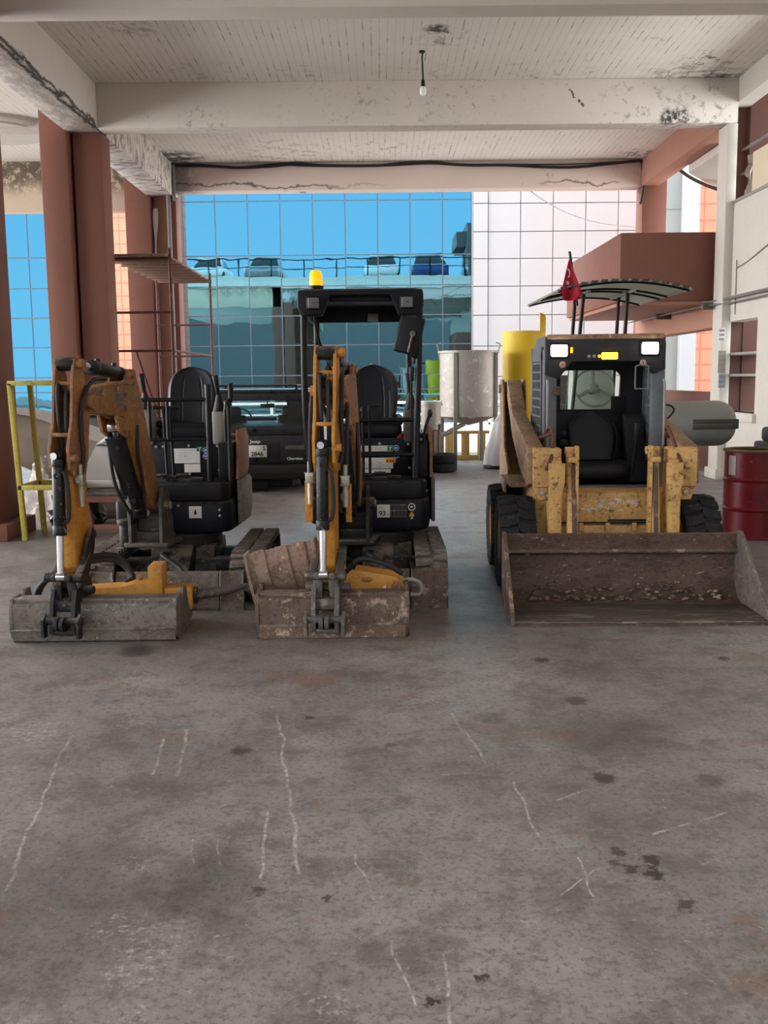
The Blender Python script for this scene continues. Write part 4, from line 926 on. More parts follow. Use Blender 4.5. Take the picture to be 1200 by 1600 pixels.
    bm2 = MB(Bm).prism([P(*q) for q in outline], 'x', -.072, .072, .012)
    boom = bm2.done('boom', by, T)
    pl = MB(Bm)
    for s in (-1, 1): pl.prism([P(*q) for q in [(.20, 1.50), (.30, 1.685), (.38, 1.685), (.46, 1.58)]], 'x', s*.058-.012, s*.058+.012)
    pl.cyl((-.09, P(.34, 1.65)[0], P(.34, 1.65)[1]), (.09, P(.34, 1.65)[0], P(.34, 1.65)[1]), .028, seg=16, bev=.004)
    pl.done('arm_cylinder_lug', by, boom, bev=.003)
    pl = MB(Bm)
    for s in (-1, 1): pl.prism([P(*q) for q in [(.38, 1.33), (.46, 1.22), (.56, 1.27), (.60, 1.38)]], 'x', s*.062-.012, s*.062+.012)
    pl.cyl((-.095, P(.50, 1.29)[0], P(.50, 1.29)[1]), (.095, P(.50, 1.29)[0], P(.50, 1.29)[1]), .03, seg=16, bev=.004)
    pl.done('boom_cylinder_lug', by, boom, bev=.003)
    MB(Bm).cyl((-.115, P(1.02, 1.475)[0], P(1.02, 1.475)[1]), (.115, P(1.02, 1.475)[0], P(1.02, 1.475)[1]), .04, seg=18, bev=.005).done('stick_pivot', by, boom)
    for s in (-1, 1):
        MB(Bm).prism([P(*q) for q in [(.30, 1.60), (.50, 1.605), (.80, 1.575), (1.0, 1.55), (1.0, 1.535), (.80, 1.56), (.50, 1.588), (.30, 1.58)]], 'x', s*.074-.004, s*.074+.004).done('boom_rib', by, boom)
    st_ = MB(Bm)                                         # fresh yellow on the lower half of the boom
    q0, q1 = P(.055, .74), P(.30, 1.24)
    if True:
        fr = [(.118, .745), (.235, .90), (.325, 1.08), (.385, 1.21)]
        st_.loft([[V((-.05, P(u, v)[0]-.004, P(u, v)[1])), V((.05, P(u, v)[0]-.004, P(u, v)[1])), V((.05, P(u, v)[0]+.004, P(u, v)[1]+.004)), V((-.05, P(u, v)[0]+.004, P(u, v)[1]+.004))] for u, v in fr])
        st_.done('boom_plate', 'yellow', boom)
    if wide:
        sd = MB(Bm).box(.0725, .0745, *sorted((P(.62, 1)[0], P(.50, 1)[0])), 1.43, 1.53).done('faded_sticker', 'steel_grey', boom)
        for u, v in ((.80, 1.53), (.58, 1.555), (.46, 1.52), (.46, 1.42)): MB(Bm).cyl((.07, P(u, v)[0], v), (.078, P(u, v)[0], v), .022, seg=10).done('boom_boss', 'rusty', boom)
        MB(Bm).cyl((.07, P(1.0, 1.475)[0], 1.475), (.125, P(1.0, 1.475)[0], 1.475), .05, seg=8, bev=.005).done('boom_pin', 'yellow_worn', boom)
    c1 = hyd(T, 'boom_cylinder', Bm @ V((0, P(.15, .66)[0], .66)), Bm @ V((0, P(.50, 1.30)[0], P(.50, 1.30)[1])), .052, .90)
    MB(Bm).hexa([V((-.06, P(.28, .70)[0], .80)), V((.06, P(.28, .70)[0], .80)), V((.06, P(.26, .70)[0], .80)), V((-.06, P(.26, .70)[0], .80))],
                [V((-.06, P(.53, 1.2)[0], 1.22)), V((.06, P(.53, 1.2)[0], 1.22)), V((.06, P(.51, 1.2)[0], 1.22)), V((-.06, P(.51, 1.2)[0], 1.22))], .004).done('cylinder_guard', 'black', c1)
    c2 = hyd(T, 'arm_cylinder', Bm @ V((0, P(.34, 1.65)[0], P(.34, 1.65)[1])), Bm @ V((0, P(1.06, 1.72)[0], P(1.06, 1.72)[1])), .043, .62)
    # stick
    sv = dz
    stk = MB(Bm).prism([(-1.04, .48), (-1.15, .40), (-1.20, .46), (-1.20, .98), (-1.17, 1.10), (-1.08, 1.14), (-1.02, 1.08), (-1.02, .70)], 'x', -.050, .050, .010)
    stick = stk.done('stick', 'yellow' if not wide else 'yellow', T)
    ck = MB(Bm)
    for s in (-1, 1):
        ck.prism([(-1.20, 1.02+sv*.4), (-1.25, 1.08+sv*.4), (-1.26, 1.20+sv), (-1.20, 1.36+sv), (-1.16, 1.64+sv), (-1.13, 1.74+sv), (-1.06, 1.76+sv), (-1.03, 1.70+sv), (-.98, 1.50+sv), (-.97, 1.40+sv), (-1.02, 1.12+sv), (-1.06, 1.02+sv*.4)], 'x', s*.060-.010, s*.060+.010)
    ck.box(-.06, .06, -1.15, -1.10, 1.58+sv, 1.605+sv, .004).box(-.06, .06, -1.225, -1.19, 1.27+sv, 1.295+sv, .004)
    ck.cyl((.045, -1.23, 1.14+sv), (.105, -1.23, 1.14+sv), .026, seg=14, bev=.004).cyl((.06, -1.10, 1.71+sv), (.115, -1.10, 1.71+sv), .03, seg=14, bev=.004)
    ck.done('stick_cheek', 'yellow_worn' if wide else 'yellow', stick, bev=.003)
    MB(Bm).cyl((-.06, -1.10, 1.71+sv), (.06, -1.10, 1.71+sv), .042, seg=20, bev=.005).done('stick_pin', 'iron', stick)
    lower = MB(Bm)
    bc = hyd(T, 'bucket_cylinder', Bm @ V((-.012, -1.245, 1.16+sv)), Bm @ V((-.012, -1.285, .42)), .037, .64)
    MB(Bm).cyl((-.012, -1.30, 1.16+sv), (-.012, -1.28, 1.16+sv), .022, seg=14).done('pin_head', 'chrome', bc)
    # hoses
    hs = [[(-.02, -1.10, 1.50+sv), (-.03, -1.17, 1.58+sv), (-.025, -1.19, 1.40+sv), (-.02, -1.17, 1.14+sv)], [(.02, -1.10, 1.46+sv), (.02, -1.16, 1.54+sv), (.022, -1.185, 1.36+sv), (.02, -1.17, 1.14+sv)],
          [(.055, -.70, 1.62+sv), (.075, -.95, 1.60+sv), (.095, -1.12, 1.46+sv), (.09, -1.13, 1.30+sv), (.10, -1.14, 1.15+sv), (.085, -1.15, 1.04+sv)],
          [(.02, -1.26, 1.06), (.045, -1.27, 1.04), (.055, -1.265, .92), (.05, -1.27, .78), (.02, -1.275, .75)],
          [(.075, -.30, 1.30), (.085, -.33, 1.10), (.075, -.26, .95), (.06, -.20, .74)],
          [(-.04, -.50, 1.24), (-.075, -.42, 1.06), (-.08, -.34, .86), (-.05, -.20, .66)]]
    if not wide:
        hs += [[(.11, -1.0, 1.45), (.125, -1.1, 1.38), (.12, -1.13, 1.1), (.12, -1.13, .98)], [(-.085, -1.15, 1.50), (-.095, -1.18, 1.3), (-.1, -1.17, 1.0)], [(-.05, -.55, 1.64), (-.04, -.8, 1.68), (-.03, -1.02, 1.60)]]
    for h in hs: MB(Bm).tube(h, .013 if h is not hs[2] else .015, 8, smooth=8).done('hydraulic_hose', 'hose', T)
    for (x, z) in (((.085, 1.0),) if wide else ((-.105, 1.0), (.115, .98))):
        vb = MB(Bm).box(x-.025, x+.025, -1.185, -1.135, z-.03, z+.035, .004).cyl((x, -1.16, z-.16), (x, -1.16, z-.03), .016, seg=12).cyl((x, -1.16, z-.12), (x, -1.16, z-.06), .02, seg=8).cyl((x, -1.16, z+.035), (x, -1.16, z+.10), .014, seg=10)
        vb.tube([(x-.035, -1.165, z+.03), (x+.035, -1.165, z+.03)], .005, 6).tube([(x-.035, -1.165, z-.025), (x+.035, -1.165, z-.025)], .005, 6)
        vb.cyl((x, -1.195, z), (x, -1.18, z), .014, seg=12).done('shutoff_valve', 'brass', T)
        if not wide: MB(Bm).box(x-.04 if x < 0 else x-.005, x+.005 if x < 0 else x+.03, -1.12, -1.10, .72, z-.02, .003).done('pipe_guard', 'yellow', T)
    # linkage and quick coupler
    lk = MB(Bm); lm = 'iron' if wide else 'steel_dark'
    for s in (-1, 1):
        lk.bar((s*.075, -1.10, .54), (s*.085, -1.27, .40), .022, .05, .006, up=(1, 0, 0))
        lk.bar((s*.045, -1.275, .41), (s*.06, -1.25, .20), .02, .06, .006, up=(1, 0, 0))
        lk.cyl((s*.095, -1.27, .41), (s*.125, -1.27, .41), .03, seg=16, bev=.004)
    lk.cyl((-.1, -1.275, .41), (.1, -1.275, .41), .026, seg=16).cyl((-.09, -1.10, .52), (.09, -1.10, .52), .03, seg=16)
    for x in (-.045, .045): lk.cyl((x, -1.315, .415), (x, -1.27, .415), .022, seg=14, bev=.003)
    link = lk.done('bucket_link', lm, T, bev=.002)
    cq = MB(Bm)
    for s in (-1, 1):
        cq.prism([(-1.22, .36), (-1.28, .34), (-1.31, .26), (-1.335, .12), (-1.33, .07), (-1.26, .05), (-1.20, .12), (-1.12, .20), (-1.08, .34), (-1.12, .42), (-1.18, .40)], 'x', s*.072-.014, s*.072+.014)
        cq.prism([(-1.315, .20), (-1.36, .16), (-1.36, .05), (-1.31, .05)], 'x', s*.115-.010, s*.115+.010)
    cq.box(-.07, .07, -1.29, -1.14, .20, .27, .01).box(-.07, .07, -1.325, -1.20, .06, .09, .008).cyl((-.13, -1.32, .15), (.13, -1.32, .15), .026, seg=16).cyl((-.14, -1.17, .32), (.14, -1.17, .32), .028, seg=16, bev=.004)
    cq.cyl((-.03, -1.34, .135), (-.005, -1.34, .135), .045, seg=16).cyl((.005, -1.34, .135), (.03, -1.34, .135), .045, seg=16)
    cq.done('quick_coupler', lm, T, bev=.002)
    if wide:
        MB(Bm).prism([(-1.04, .56), (-1.02, .66), (-1.06, .70), (-1.14, .60), (-1.20, .46), (-1.19, .40), (-1.12, .42)], 'x', .07, .095, .006).done('thumb_link', 'iron', T)
    if wide: grading_bucket(T, -2.284-ox, -1.276-ox, 5.985-oy, .262)
    else: grading_bucket(T, -.771-ox, .162-ox, 6.025-oy, .272, 'rusty')
    return T
EX1 = excavator(-1.50, 7.67, 'mini excavator without a canopy parked left, arm reaching forward beside the yellow rack', True, False)
EX2 = excavator(0.0, 7.67, 'mini excavator with black canopy, wing mirror and amber beacon in the middle', False, True)

# hydraulic breakers lying on the floor
def breaker(label, a, b, W_, tipa, m='breaker_yellow', first=True):
    """body from a to b (floor points), chisel on to tipa"""
    a, b, tp = V(a), V(b), V(tipa); d = (b-a); L = d.length; rz = math.atan2(d.y, d.x)
    T = thing('hydraulic_breaker', label, 'breaker', (a.x, a.y, 0), rz)
    return T, L, (tp-a).length
A = G(60, 952); B = G(262, 952)
A = V((-2.13, 6.46, 0)); Bp = V((-1.36, 6.50, 0))
T, L, Lt = breaker('yellow hydraulic breaker lying behind the left grey bucket, chisel pointing right', A, Bp, .2, V((-.98, 6.5, 0)))
zc = .17
hb = MB().prism([(.14, .04), (.62, .05), (.66, .06), (.66, .27), (.62, .285), (.50, .285), (.42, .265), (.20, .255), (.14, .24)], 'y', -.09, .09, .006)
bb = hb.done('side_plate_body', 'breaker_yellow', T)
MB().box(.60, .69, -.105, .105, .03, .40, .008).done('end_bracket', 'breaker_yellow', T)
MB().box(.69, .88, -.075, .075, .10, .25, .015).done('nose_block', 'breaker_yellow', T)
MB().cyl((.88, 0, .18), (.905, 0, .18), .06, seg=20, bev=.006).done('nose_collar', 'iron', T)
MB().cyl((.89, 0, .18), (1.12, 0, .215), .034, .034, seg=18).cyl((1.12, 0, .215), (1.27, 0, .25), .034, .008, seg=18).done('chisel', 'steel_dark', T)
MB().prism([(-.04, .06), (.14, .06), (.14, .21), (.02, .20), (-.04, .15)], 'y', -.07, .07, .008).done('top_bracket', 'breaker_yellow', T)
MB().cyl((.02, -.095, .14), (.02, -.065, .14), .034, seg=8, bev=.004).cyl((.55, -.11, .33), (.55, -.085, .33), .022, seg=10, bev=.003).done('bolt_head', 'yellow_worn', T)
MB().box(.135, .185, -.098, -.09, .06, .20, .002).done('green_label', 'green', T)
sc_ = MB()
for i in range(9): sc_.bar((.36+.022*i, -.0925, .15+.006*i), (.366+.022*i, -.0925, .165+.006*i+.008*(i % 2)), .006, .002)
sc_.done('worn_lettering', 'decal', T)
for dx, dzz in ((0, 0), (.03, .03)):
    MB().tube([(.10, .02, .18), (-.12, .0, .13+dzz), (-.14+dx, -.02, .24+dzz), (.0+dx, -.02, .36+dzz), (.2, .02, .42+dzz), (.36, .12, .40+dzz), (.46, .10, .30), (.42, .06, .26)], .02, 10, smooth=8).done('pressure_hose', 'hose', T)
# second breaker behind the middle bucket
A = V((.17, 6.56, 0)); Bp = V((-.55, 6.60, 0))
T, L, Lt = breaker('yellow hydraulic breaker with steel shackle lying behind the middle grading bucket', A, Bp, .2, V((-.98, 6.6, 0)))
MB().prism([(.0, .14), (.03, .10), (.10, .04), (.60, .04), (.66, .08), (.66, .28), (.58, .32), (.42, .34), (.38, .26), (.34, .345), (.06, .30), (.01, .24)], 'y', -.10, -.075, .006).prism([(.0, .14), (.03, .10), (.10, .04), (.60, .04), (.66, .08), (.66, .28), (.58, .32), (.34, .345), (.06, .30), (.01, .24)], 'y', .075, .10, .006).box(.05, .62, -.076, .076, .05, .24, .006).done('side_plate_body', 'breaker_yellow', T)
MB().cyl((.06, .125, .235), (.06, .09, .235), .038, seg=20, bev=.006).cyl((.06, .14, .235), (.06, .12, .235), .022, seg=6).done('bolt_head', 'yellow_worn', T)
MB().ball((.26, .10, .28), .03, (1.2, .4, .6), 14).done('boss', 'yellow_worn', T)
MB().prism([(.135, .14), (.155, .13), (.165, .17), (.15, .23), (.135, .25), (.125, .20)], 'y', .1, .103).done('label', 'decal', T)
MB().prism([(.14, .165), (.153, .175), (.145, .21), (.135, .205)], 'y', .103, .1045).done('label_print', 'green', T)
MB().tube([(.04, .05, .26), (-.03, .05, .27), (-.085, .05, .25), (-.10, .05, .21), (-.085, .05, .17), (-.03, .05, .17)], .014, 10, smooth=6).tube([(.04, .0, .24), (-.02, .0, .26), (-.07, .0, .25), (-.085, .0, .22)], .014, 10, smooth=6).done('shackle', 'galv', T)
MB().box(.66, .80, -.07, .07, .09, .24, .012).done('nose_block', 'breaker_yellow', T)
MB().cyl((.80, 0, .165), (1.05, 0, .2), .032, .032, seg=18).cyl((1.05, 0, .2), (1.17, 0, .215), .032, .008, seg=18).done('chisel', 'steel_grey', T)
MB().tube([(.42, .08, .30), (.30, .12, .42), (.14, .16, .40), (.02, .2, .34)], .018, 8, smooth=8).done('pressure_hose', 'hose', T)
# digging bucket standing behind the grading bucket
T = thing('digging_bucket', 'brown ribbed digging bucket tilted behind the middle grading bucket', 'bucket', (-.56, 6.32, 0), 0)
Xd = Matrix.Translation((0, 0, .0)) @ Matrix.Rotation(math.radians(-12), 4, 'Y')
def dig(u, v):
    a = v*1.9; y = .03+.30*(1-math.cos(a))*.62; z = .44-.42*math.sin(min(a, PI/2))*1.0 if a < PI/2 else .02
    y = .02+.16*(v**2)*2.0; z = .475-.455*v**.95
    return V((-.20+.42*u, y-.06*math.sin(PI*v), max(.012, z)))
Xd = Xd @ Matrix.Diagonal((1.06, 1, 1.13, 1)); g = MB(Xd).grid(dig, 8, 14, .016)
for x in (-.203, .222):
    g.prism([(.0, .475), (-.04, .36), (-.03, .20), (.10, .03), (.34, .02), (.44, .10), (.40, .34), (.22, .47)], 'x', x-.008, x+.008)
dk = g.done('bucket_shell', 'dig', T, ang=50)
for x in (-.12, .02, .13):
    MB(Xd).grid(lambda u, v: dig((x+.20)/.42+.012*u/.42*6-.08, v*.92)+V((0, -.012, .006)), 2, 14, .012).done('wear_strap', 'dig', T, ang=50)
# ------------------------------------------------------------ skid steer loader
SO, SR = V((1.735, 7.9, 0)), math.radians(-2.0)
T = thing('skid_steer_loader', 'worn yellow skid steer loader with wide rusty bucket and lit headlights', 'loader', SO, SR)
SI = (Matrix.Translation(SO) @ Matrix.Rotation(SR, 4, 'Z')).inverted()
def LS(px, py, Y): return SI @ W(px, py, Y)
# wheels
def wheel(parent, x, y, r=.35, w=.27):
    s = 1 if x > 0 else -1
    pr = [(r*.55, -w*.42), (r*.60, -w*.47), (r*.80, -w*.5), (r*.91, -w*.46), (r*.935, -w*.38), (r*.945, 0), (r*.935, w*.38), (r*.91, w*.46), (r*.80, w*.5), (r*.60, w*.47), (r*.55, w*.42)]
    b = MB().lathe(pr, (x, y, r), 'x', 56, True)
    n = 19
    for k in range(n):
        for sg, off in ((-1, 0), (1, .5)):
            a = 2*PI*(k+off)/n
            X = Matrix.Translation((x, y, r)) @ Matrix.Rotation(a, 4, 'X')
            q = r*.93; h = r*1.01; da = .041
            # angled shoulder block and a centre block joined into a chevron
            for (xa, xb, t0, t1) in ((.02, .56, .06, -.01), (.56, .98, -.01, .0)):
                lo = [V((sg*xa*w/2, t0*r-da, q)), V((sg*xb*w/2, t1*r-da, q*(1 if xb < .9 else .965))), V((sg*xb*w/2, t1*r+da, q*(1 if xb < .9 else .965))), V((sg*xa*w/2, t0*r+da, q))]
                hi_ = [V((sg*xa*w/2, t0*r-da*.8, h)), V((sg*xb*w/2, t1*r-da*.8, h*(1 if xb < .9 else .965))), V((sg*xb*w/2, t1*r+da*.8, h*(1 if xb < .9 else .965))), V((sg*xa*w/2, t0*r+da*.8, h))]
                m2 = MB(X); m2.hexa(lo, hi_)
                me = bpy.data.meshes.new('_'); m2.bm.to_mesh(me); m2.bm.free(); b.bm.from_mesh(me); bpy.data.meshes.remove(me)
    t_ = b.done('tyre', 'tyre', parent, ang=32)
    MB().lathe([(r*.56, -w*.42), (r*.56, w*.42), (r*.5, w*.42), (r*.46, s*w*.12+.01), (r*.2, s*w*.14+.01), (0, s*w*.14+.01), (0, s*w*.14-.01), (r*.2, s*w*.14-.01), (r*.46, s*w*.12-.01), (r*.5, -w*.42)], (x, y, r), 'x', 40).done('wheel_rim', 'yellow', t_)
    nb = MB()
    for k in range(8): nb.cyl((x+s*w*.12, y+.085*math.cos(k*PI/4), r+.085*math.sin(k*PI/4)), (x+s*w*.22, y+.085*math.cos(k*PI/4), r+.085*math.sin(k*PI/4)), .010, seg=6)
    nb.done('wheel_nut', 'iron', t_)
for x in (-.69, .67):
    for y in (-.38, .50): wheel(T, x, y)
# chassis
ch = MB().prism([(-.44, .24), (-.30, .16), (.85, .16), (1.05, .30), (1.05, .74), (-.44, .74)], 'x', -.545, .53, .012)
ch = ch.done('chassis', 'skid', T)
MB().box(-.40, .40, -.475, -.435, .50, .735, .008).done('front_plate', 'skid', ch)
MB().box(-.40, .40, -.47, -.435, .22, .485, .008).done('lower_front_plate', 'skid', ch)
MB().box(-.36, .36, -.49, -.47, .50, .512, .003).box(.0, .30, -.485, -.47, .515, .53, .003).done('latch_bar', 'iron', ch)
for x in (-.20, .0, .20): MB().box(x-.018, x+.018, -.495, -.47, .44, .505, .005).done('latch_hook', 'skid', ch)
MB().prism([(.13, .42), (.20, .42), (.20, .30), (.23, .27), (.20, .25), (.16, .34), (.13, .36)], 'y', -.478, -.468).done('cut_out', 'iron', ch, smooth=False)
lt = MB(); rl_ = random.Random(8)      # flaked remains of white lettering on the front plate, no longer legible
for i in range(46):
    x, z = rl_.uniform(-.20, .22), rl_.choice((.605, .63, .66, .675))+rl_.uniform(-.012, .012)
    w_, h_ = rl_.uniform(.006, .028), rl_.uniform(.004, .014)
    k_ = rl_.randint(4, 6); ph = rl_.uniform(0, 6)
    lt.prism([(x+w_*math.cos(ph+2*PI*j/k_)*rl_.uniform(.5, 1), z+h_*math.sin(ph+2*PI*j/k_)*rl_.uniform(.5, 1)) for j in range(k_)], 'y', -.4772, -.474)
lt.done('worn_lettering', 'decal', ch, smooth=False)
# cab
cx0, cx1, cyf, cyr = -.455, .475, -.20, .55
zb_, zr = .72, 1.915
cab = MB()
cab.prism([(cyf-.0, zr-.06), (cyf+.05, zr), (cyr-.12, zr), (cyr, zr-.10), (cyr, zr-.14), (cyf, zr-.14)], 'x', cx0+.01, cx1-.01, .012)     # roof
for s, xo, xi in ((-1, cx0, cx0+.10), (1, cx1-.10, cx1)):
    cab.prism([(cyf, zb_), (cyf+.10, zb_), (cyf+.10, zr-.1), (cyf, zr-.1)], 'x', xo, xi, .012)
cab.box(cx0, cx1, cyf, cyf+.1, zb_-.02, zb_+.035, .01)
cab = cab.done('cab_frame', 'charcoal', T)
hd = MB().prism([(cx0+.01, zr-.012), (cx1-.01, zr-.012), (cx1-.005, zr-.26), (cx1-.10, zr-.30), (cx1-.17, zr-.20), (cx0+.21, zr-.20), (cx0+.11, zr-.33), (cx0+.005, zr-.30)], 'y', cyf-.022, cyf+.04, .008)
hd.done('cab_header', 'cab_dark', cab)
MB().box(cx0+.02, cx1-.02, cyf-.03, cyf+.05, zr-.03, zr+.008, .01).done('roof_lip', 'skid_brown', cab)
# perforated side panels: a slotted grille each side
for x, nm in ((cx0, 'side_grille'), (cx1, 'side_grille')):
    g = MB(); y0, y1, z0, z1 = cyf+.10, cyr-.05, zb_+.10, zr-.14
    g.box(x-.012, x+.012, y0, y0+.05, z0-.08, z1+.02); g.box(x-.012, x+.012, y1-.06, y1+.05, z0-.08, z1+.06); g.box(x-.012, x+.012, y0, y1, z0-.09, z0+.03); g.box(x-.012, x+.012, y0, y1+.03, z1-.05, z1+.06)
    for k in range(13):
        z = z0+.05+k*(z1-z0-.08)/12.5; g.box(x-.010, x+.010, y0, y1, z-.007, z+.007)
    for k in range(4):
        y = y0+.05+(k+1)*(y1-y0-.10)/5; g.box(x-.010, x+.010, y-.008, y+.008, z0, z1)
    g.done(nm, 'charcoal', cab)
# front corner gussets, grab rails, rear wall with window
for xg in (cx0+.02, cx1-.02): MB().tube([(xg, cyf-.03, zr-.34), (xg+.003, cyf-.055, zr-.37), (xg+.004, cyf-.055, zb_+.36), (xg+.005, cyf-.03, zb_+.33)], .010, 8).done('grab_rail', 'galv', cab)
rw = MB(); ra, rb = LS(873, 577, 8.44), LS(969, 641, 8.44)
wx0, wx1, wz0, wz1 = ra.x, rb.x, rb.z, ra.z
yr_ = cyr-.02
rw.box(cx0+.01, wx0, yr_-.015, yr_+.015, zb_, zr-.12).box(wx1, cx1-.01, yr_-.015, yr_+.015, zb_, zr-.12).box(wx0, wx1, yr_-.015, yr_+.015, zb_, wz0).box(wx0, wx1, yr_-.015, yr_+.015, wz1, zr-.12)
for (xx, zz_, dx, dz_) in ((wx0, wz1, 1, -1), (wx1, wz1, -1, -1), (wx1, wz0, -1, 1)):
    rw.prism([(xx, zz_), (xx+.09*dx, zz_), (xx+.045*dx, zz_+.018*dz_), (xx+.016*dx, zz_+.048*dz_), (xx, zz_+.09*dz_)], 'y', yr_-.014, yr_+.014)
rw.done('cab_rear_wall', 'cab_dark', cab)
MB().box(wx0, wx1, yr_-.004, yr_+.004, wz0, wz1).done('rear_window', 'cab_glass', cab)
fr = MB()
for q in ((wx0, wx0+.012, wz0, wz1), (wx1-.012, wx1, wz0, wz1), (wx0, wx1, wz0, wz0+.012), (wx0, wx1, wz1-.012, wz1)): fr.box(q[0], q[1], yr_-.022, yr_-.012, q[2], q[3], .003)
fr.done('window_seal', 'frame_black', cab)
MB().box(cx0+.03, cx1-.03, -.05, cyr-.03, zb_-.01, zb_+.02).box(cx0+.02, cx1-.02, .18, cyr-.03, zb_+.02, zb_+.20, .02).done('cab_floor', 'cab_dark', cab)
MB().prism([(.10, zb_+.03), (.50, zb_+.03), (.50, wz0-.02), (.36, wz0-.04), (.28, zb_+.30)], 'x', cx1-.19, cx1-.03, .02).done('console_trim', 'cab_dark', cab); MB().prism([(.30, zb_+.03), (.50, zb_+.03), (.50, wz0-.06), (.40, wz0-.08)], 'x', cx0+.02, cx0+.10, .02).done('console_trim', 'cab_dark', cab)
pad = MB().box(.13, .34, cyr-.06, cyr-.035, wz0-.22, wz0-.04, .008).box(.20, .33, cyr-.05, cyr-.035, wz0-.06, wz0+.12, .008)
pad.done('sound_padding', 'black', cab)
# seat
ss = .02
st = MB().box(ss-.24, ss+.24, -.02, .42, zb_+.06, zb_+.20, .06, seg=4).done('operator_seat', 'seat_light', T, ang=60)
def bkf(v, hw): return hw*(.82+.18*math.sin(PI/2*min(1, v/.5))) if v < .55 else hw*math.sqrt(max(0, 1-((v-.55)/.47)**2.4))
rings = []
for j in range(19):
    v = j/18; hw = max(.015, bkf(v, .195)); z = zb_+.16+.43*v; yb2 = .36+.10*v
    ring = []
    for k in range(28):
        a = 2*PI*k/28; c, s_ = math.cos(a), math.sin(a)
        xx = math.copysign(abs(c)**.6, c)*hw; yy = math.copysign(abs(s_)**.7, s_)*.055
        ring.append(V((ss+xx, yb2+yy-(.05*(abs(xx)/.235)**2.5), z)))
    rings.append(ring)
MB().loft(rings).done('seat_back', 'seat_light', st, ang=60)
MB().tube([(ss+.17, .30, zb_+.20), (ss+.205, .31, zb_+.36), (ss+.17, .33, zb_+.50)], .010, 8, smooth=5).done('seat_piping', 'black', st)
MB().tube([(ss-.27, .12, zb_+.12), (ss-.29, .05, zb_+.40), (ss-.28, .0, zb_+.44)], .02, 8, smooth=4).box(ss-.32, ss-.25, .0, .26, zb_+.33, zb_+.38, .015).done('arm_bar', 'black', st)
# control levers and right hand details
MB().tube([(.26, -.05, zb_+.05), (.285, -.08, zb_+.34), (.29, -.1, zb_+.42)], .014, 8).cyl((.29, -.1, zb_+.38), (.292, -.11, zb_+.52), .026, .03, seg=14, bev=.006).tube([(.24, -.1, zb_+.50), (.34, -.11, zb_+.52)], .014, 8).done('control_lever', 'grip', T)
MB().tube([(-.36, -.05, zb_+.05), (-.37, -.08, zb_+.34)], .014, 8).cyl((-.37, -.08, zb_+.32), (-.372, -.09, zb_+.48), .024, .028, seg=14, bev=.006).done('control_lever', 'grip', T)
mr = LS(1003, 590, 7.66); mw = MB()
for s in (-1, 1): mw.tube([(mr.x+s*.05, mr.y, mr.z-.085), (mr.x+s*.05, mr.y, mr.z+.085)], .006, 8)
mw.tube([(mr.x-.05, mr.y, mr.z+.085), (mr.x, mr.y, mr.z+.10), (mr.x+.05, mr.y, mr.z+.085)], .006, 8, smooth=4).tube([(mr.x-.05, mr.y, mr.z-.085), (mr.x+.05, mr.y, mr.z-.085)], .006, 8)
mf = mw.done('door_handle', 'charcoal', cab)
# lights
for (px, py, w_, h_) in ((874, 548, .062, .045), (1015, 544, .062, .045)):
    c = LS(px, py, 7.66); c.y = cyf-.045
    k = MB().box(c.x-w_-.012, c.x+w_+.012, c.y, c.y+.03, c.z-h_-.012, c.z+h_+.012, .02, seg=3).done('headlight', 'frame_black', cab)
    MB().box(c.x-w_, c.x+w_, c.y-.018, c.y+.01, c.z-h_, c.z+h_, .035, seg=5).done('headlight_lens', 'lamp_lit', k)
c = LS(953, 556, 7.66); c.y = cyf-.03
k = MB().box(c.x-.07, c.x+.07, c.y, c.y+.02, c.z-.035, c.z+.035, .01).done('beacon_bar', 'frame_black', cab)
MB().box(c.x-.062, c.x+.062, c.y-.012, c.y+.01, c.z-.026, c.z+.026, .02, seg=4).done('beacon_lens', 'amber_lit', k)
for px in (921, 929, 937):
    c = LS(px, 556.5, 7.66); c.y = cyf-.022
    MB().cyl((c.x, c.y, c.z), (c.x, c.y-.008, c.z), .013, seg=16, bev=.002).done('indicator_button', 'brass' if px < 935 else 'amber', cab)
for (px, py) in ((880, 570), (1005, 567)):
    c = LS(px, py, 7.66); c.y = cyf-.022
    q = MB().cyl((c.x, c.y, c.z), (c.x, c.y-.006, c.z), .024, seg=24).done('round_badge', 'decal', cab)
    MB().cyl((c.x, c.y-.005, c.z), (c.x, c.y-.008, c.z), .0205, seg=24).done('badge_disc', 'drum_red', q)
    MB().lathe([(.009, -.0095), (.013, -.0095), (.013, -.0075), (.009, -.0075)], (c.x, c.y, c.z), 'y', 20, True).done('badge_ring', 'decal', q)
c = LS(894, 547, 7.66); MB().box(c.x-.010, c.x+.010, cyf-.035, cyf-.02, c.z-.022, c.z+.022, .004).done('side_marker', 'amber', cab)
c = LS(1036, 541, 7.66); MB().box(c.x-.02, c.x+.03, cyf-.01, cyf+.06, c.z-.05, c.z+.04, .01).done('lamp_guard', 'skid_brown', cab)
MB().box(cx0+.08, cx0+.12, cyf-.03, cyf-.0, 1.46, 1.53, .006).done('door_hinge', 'rusty', cab)
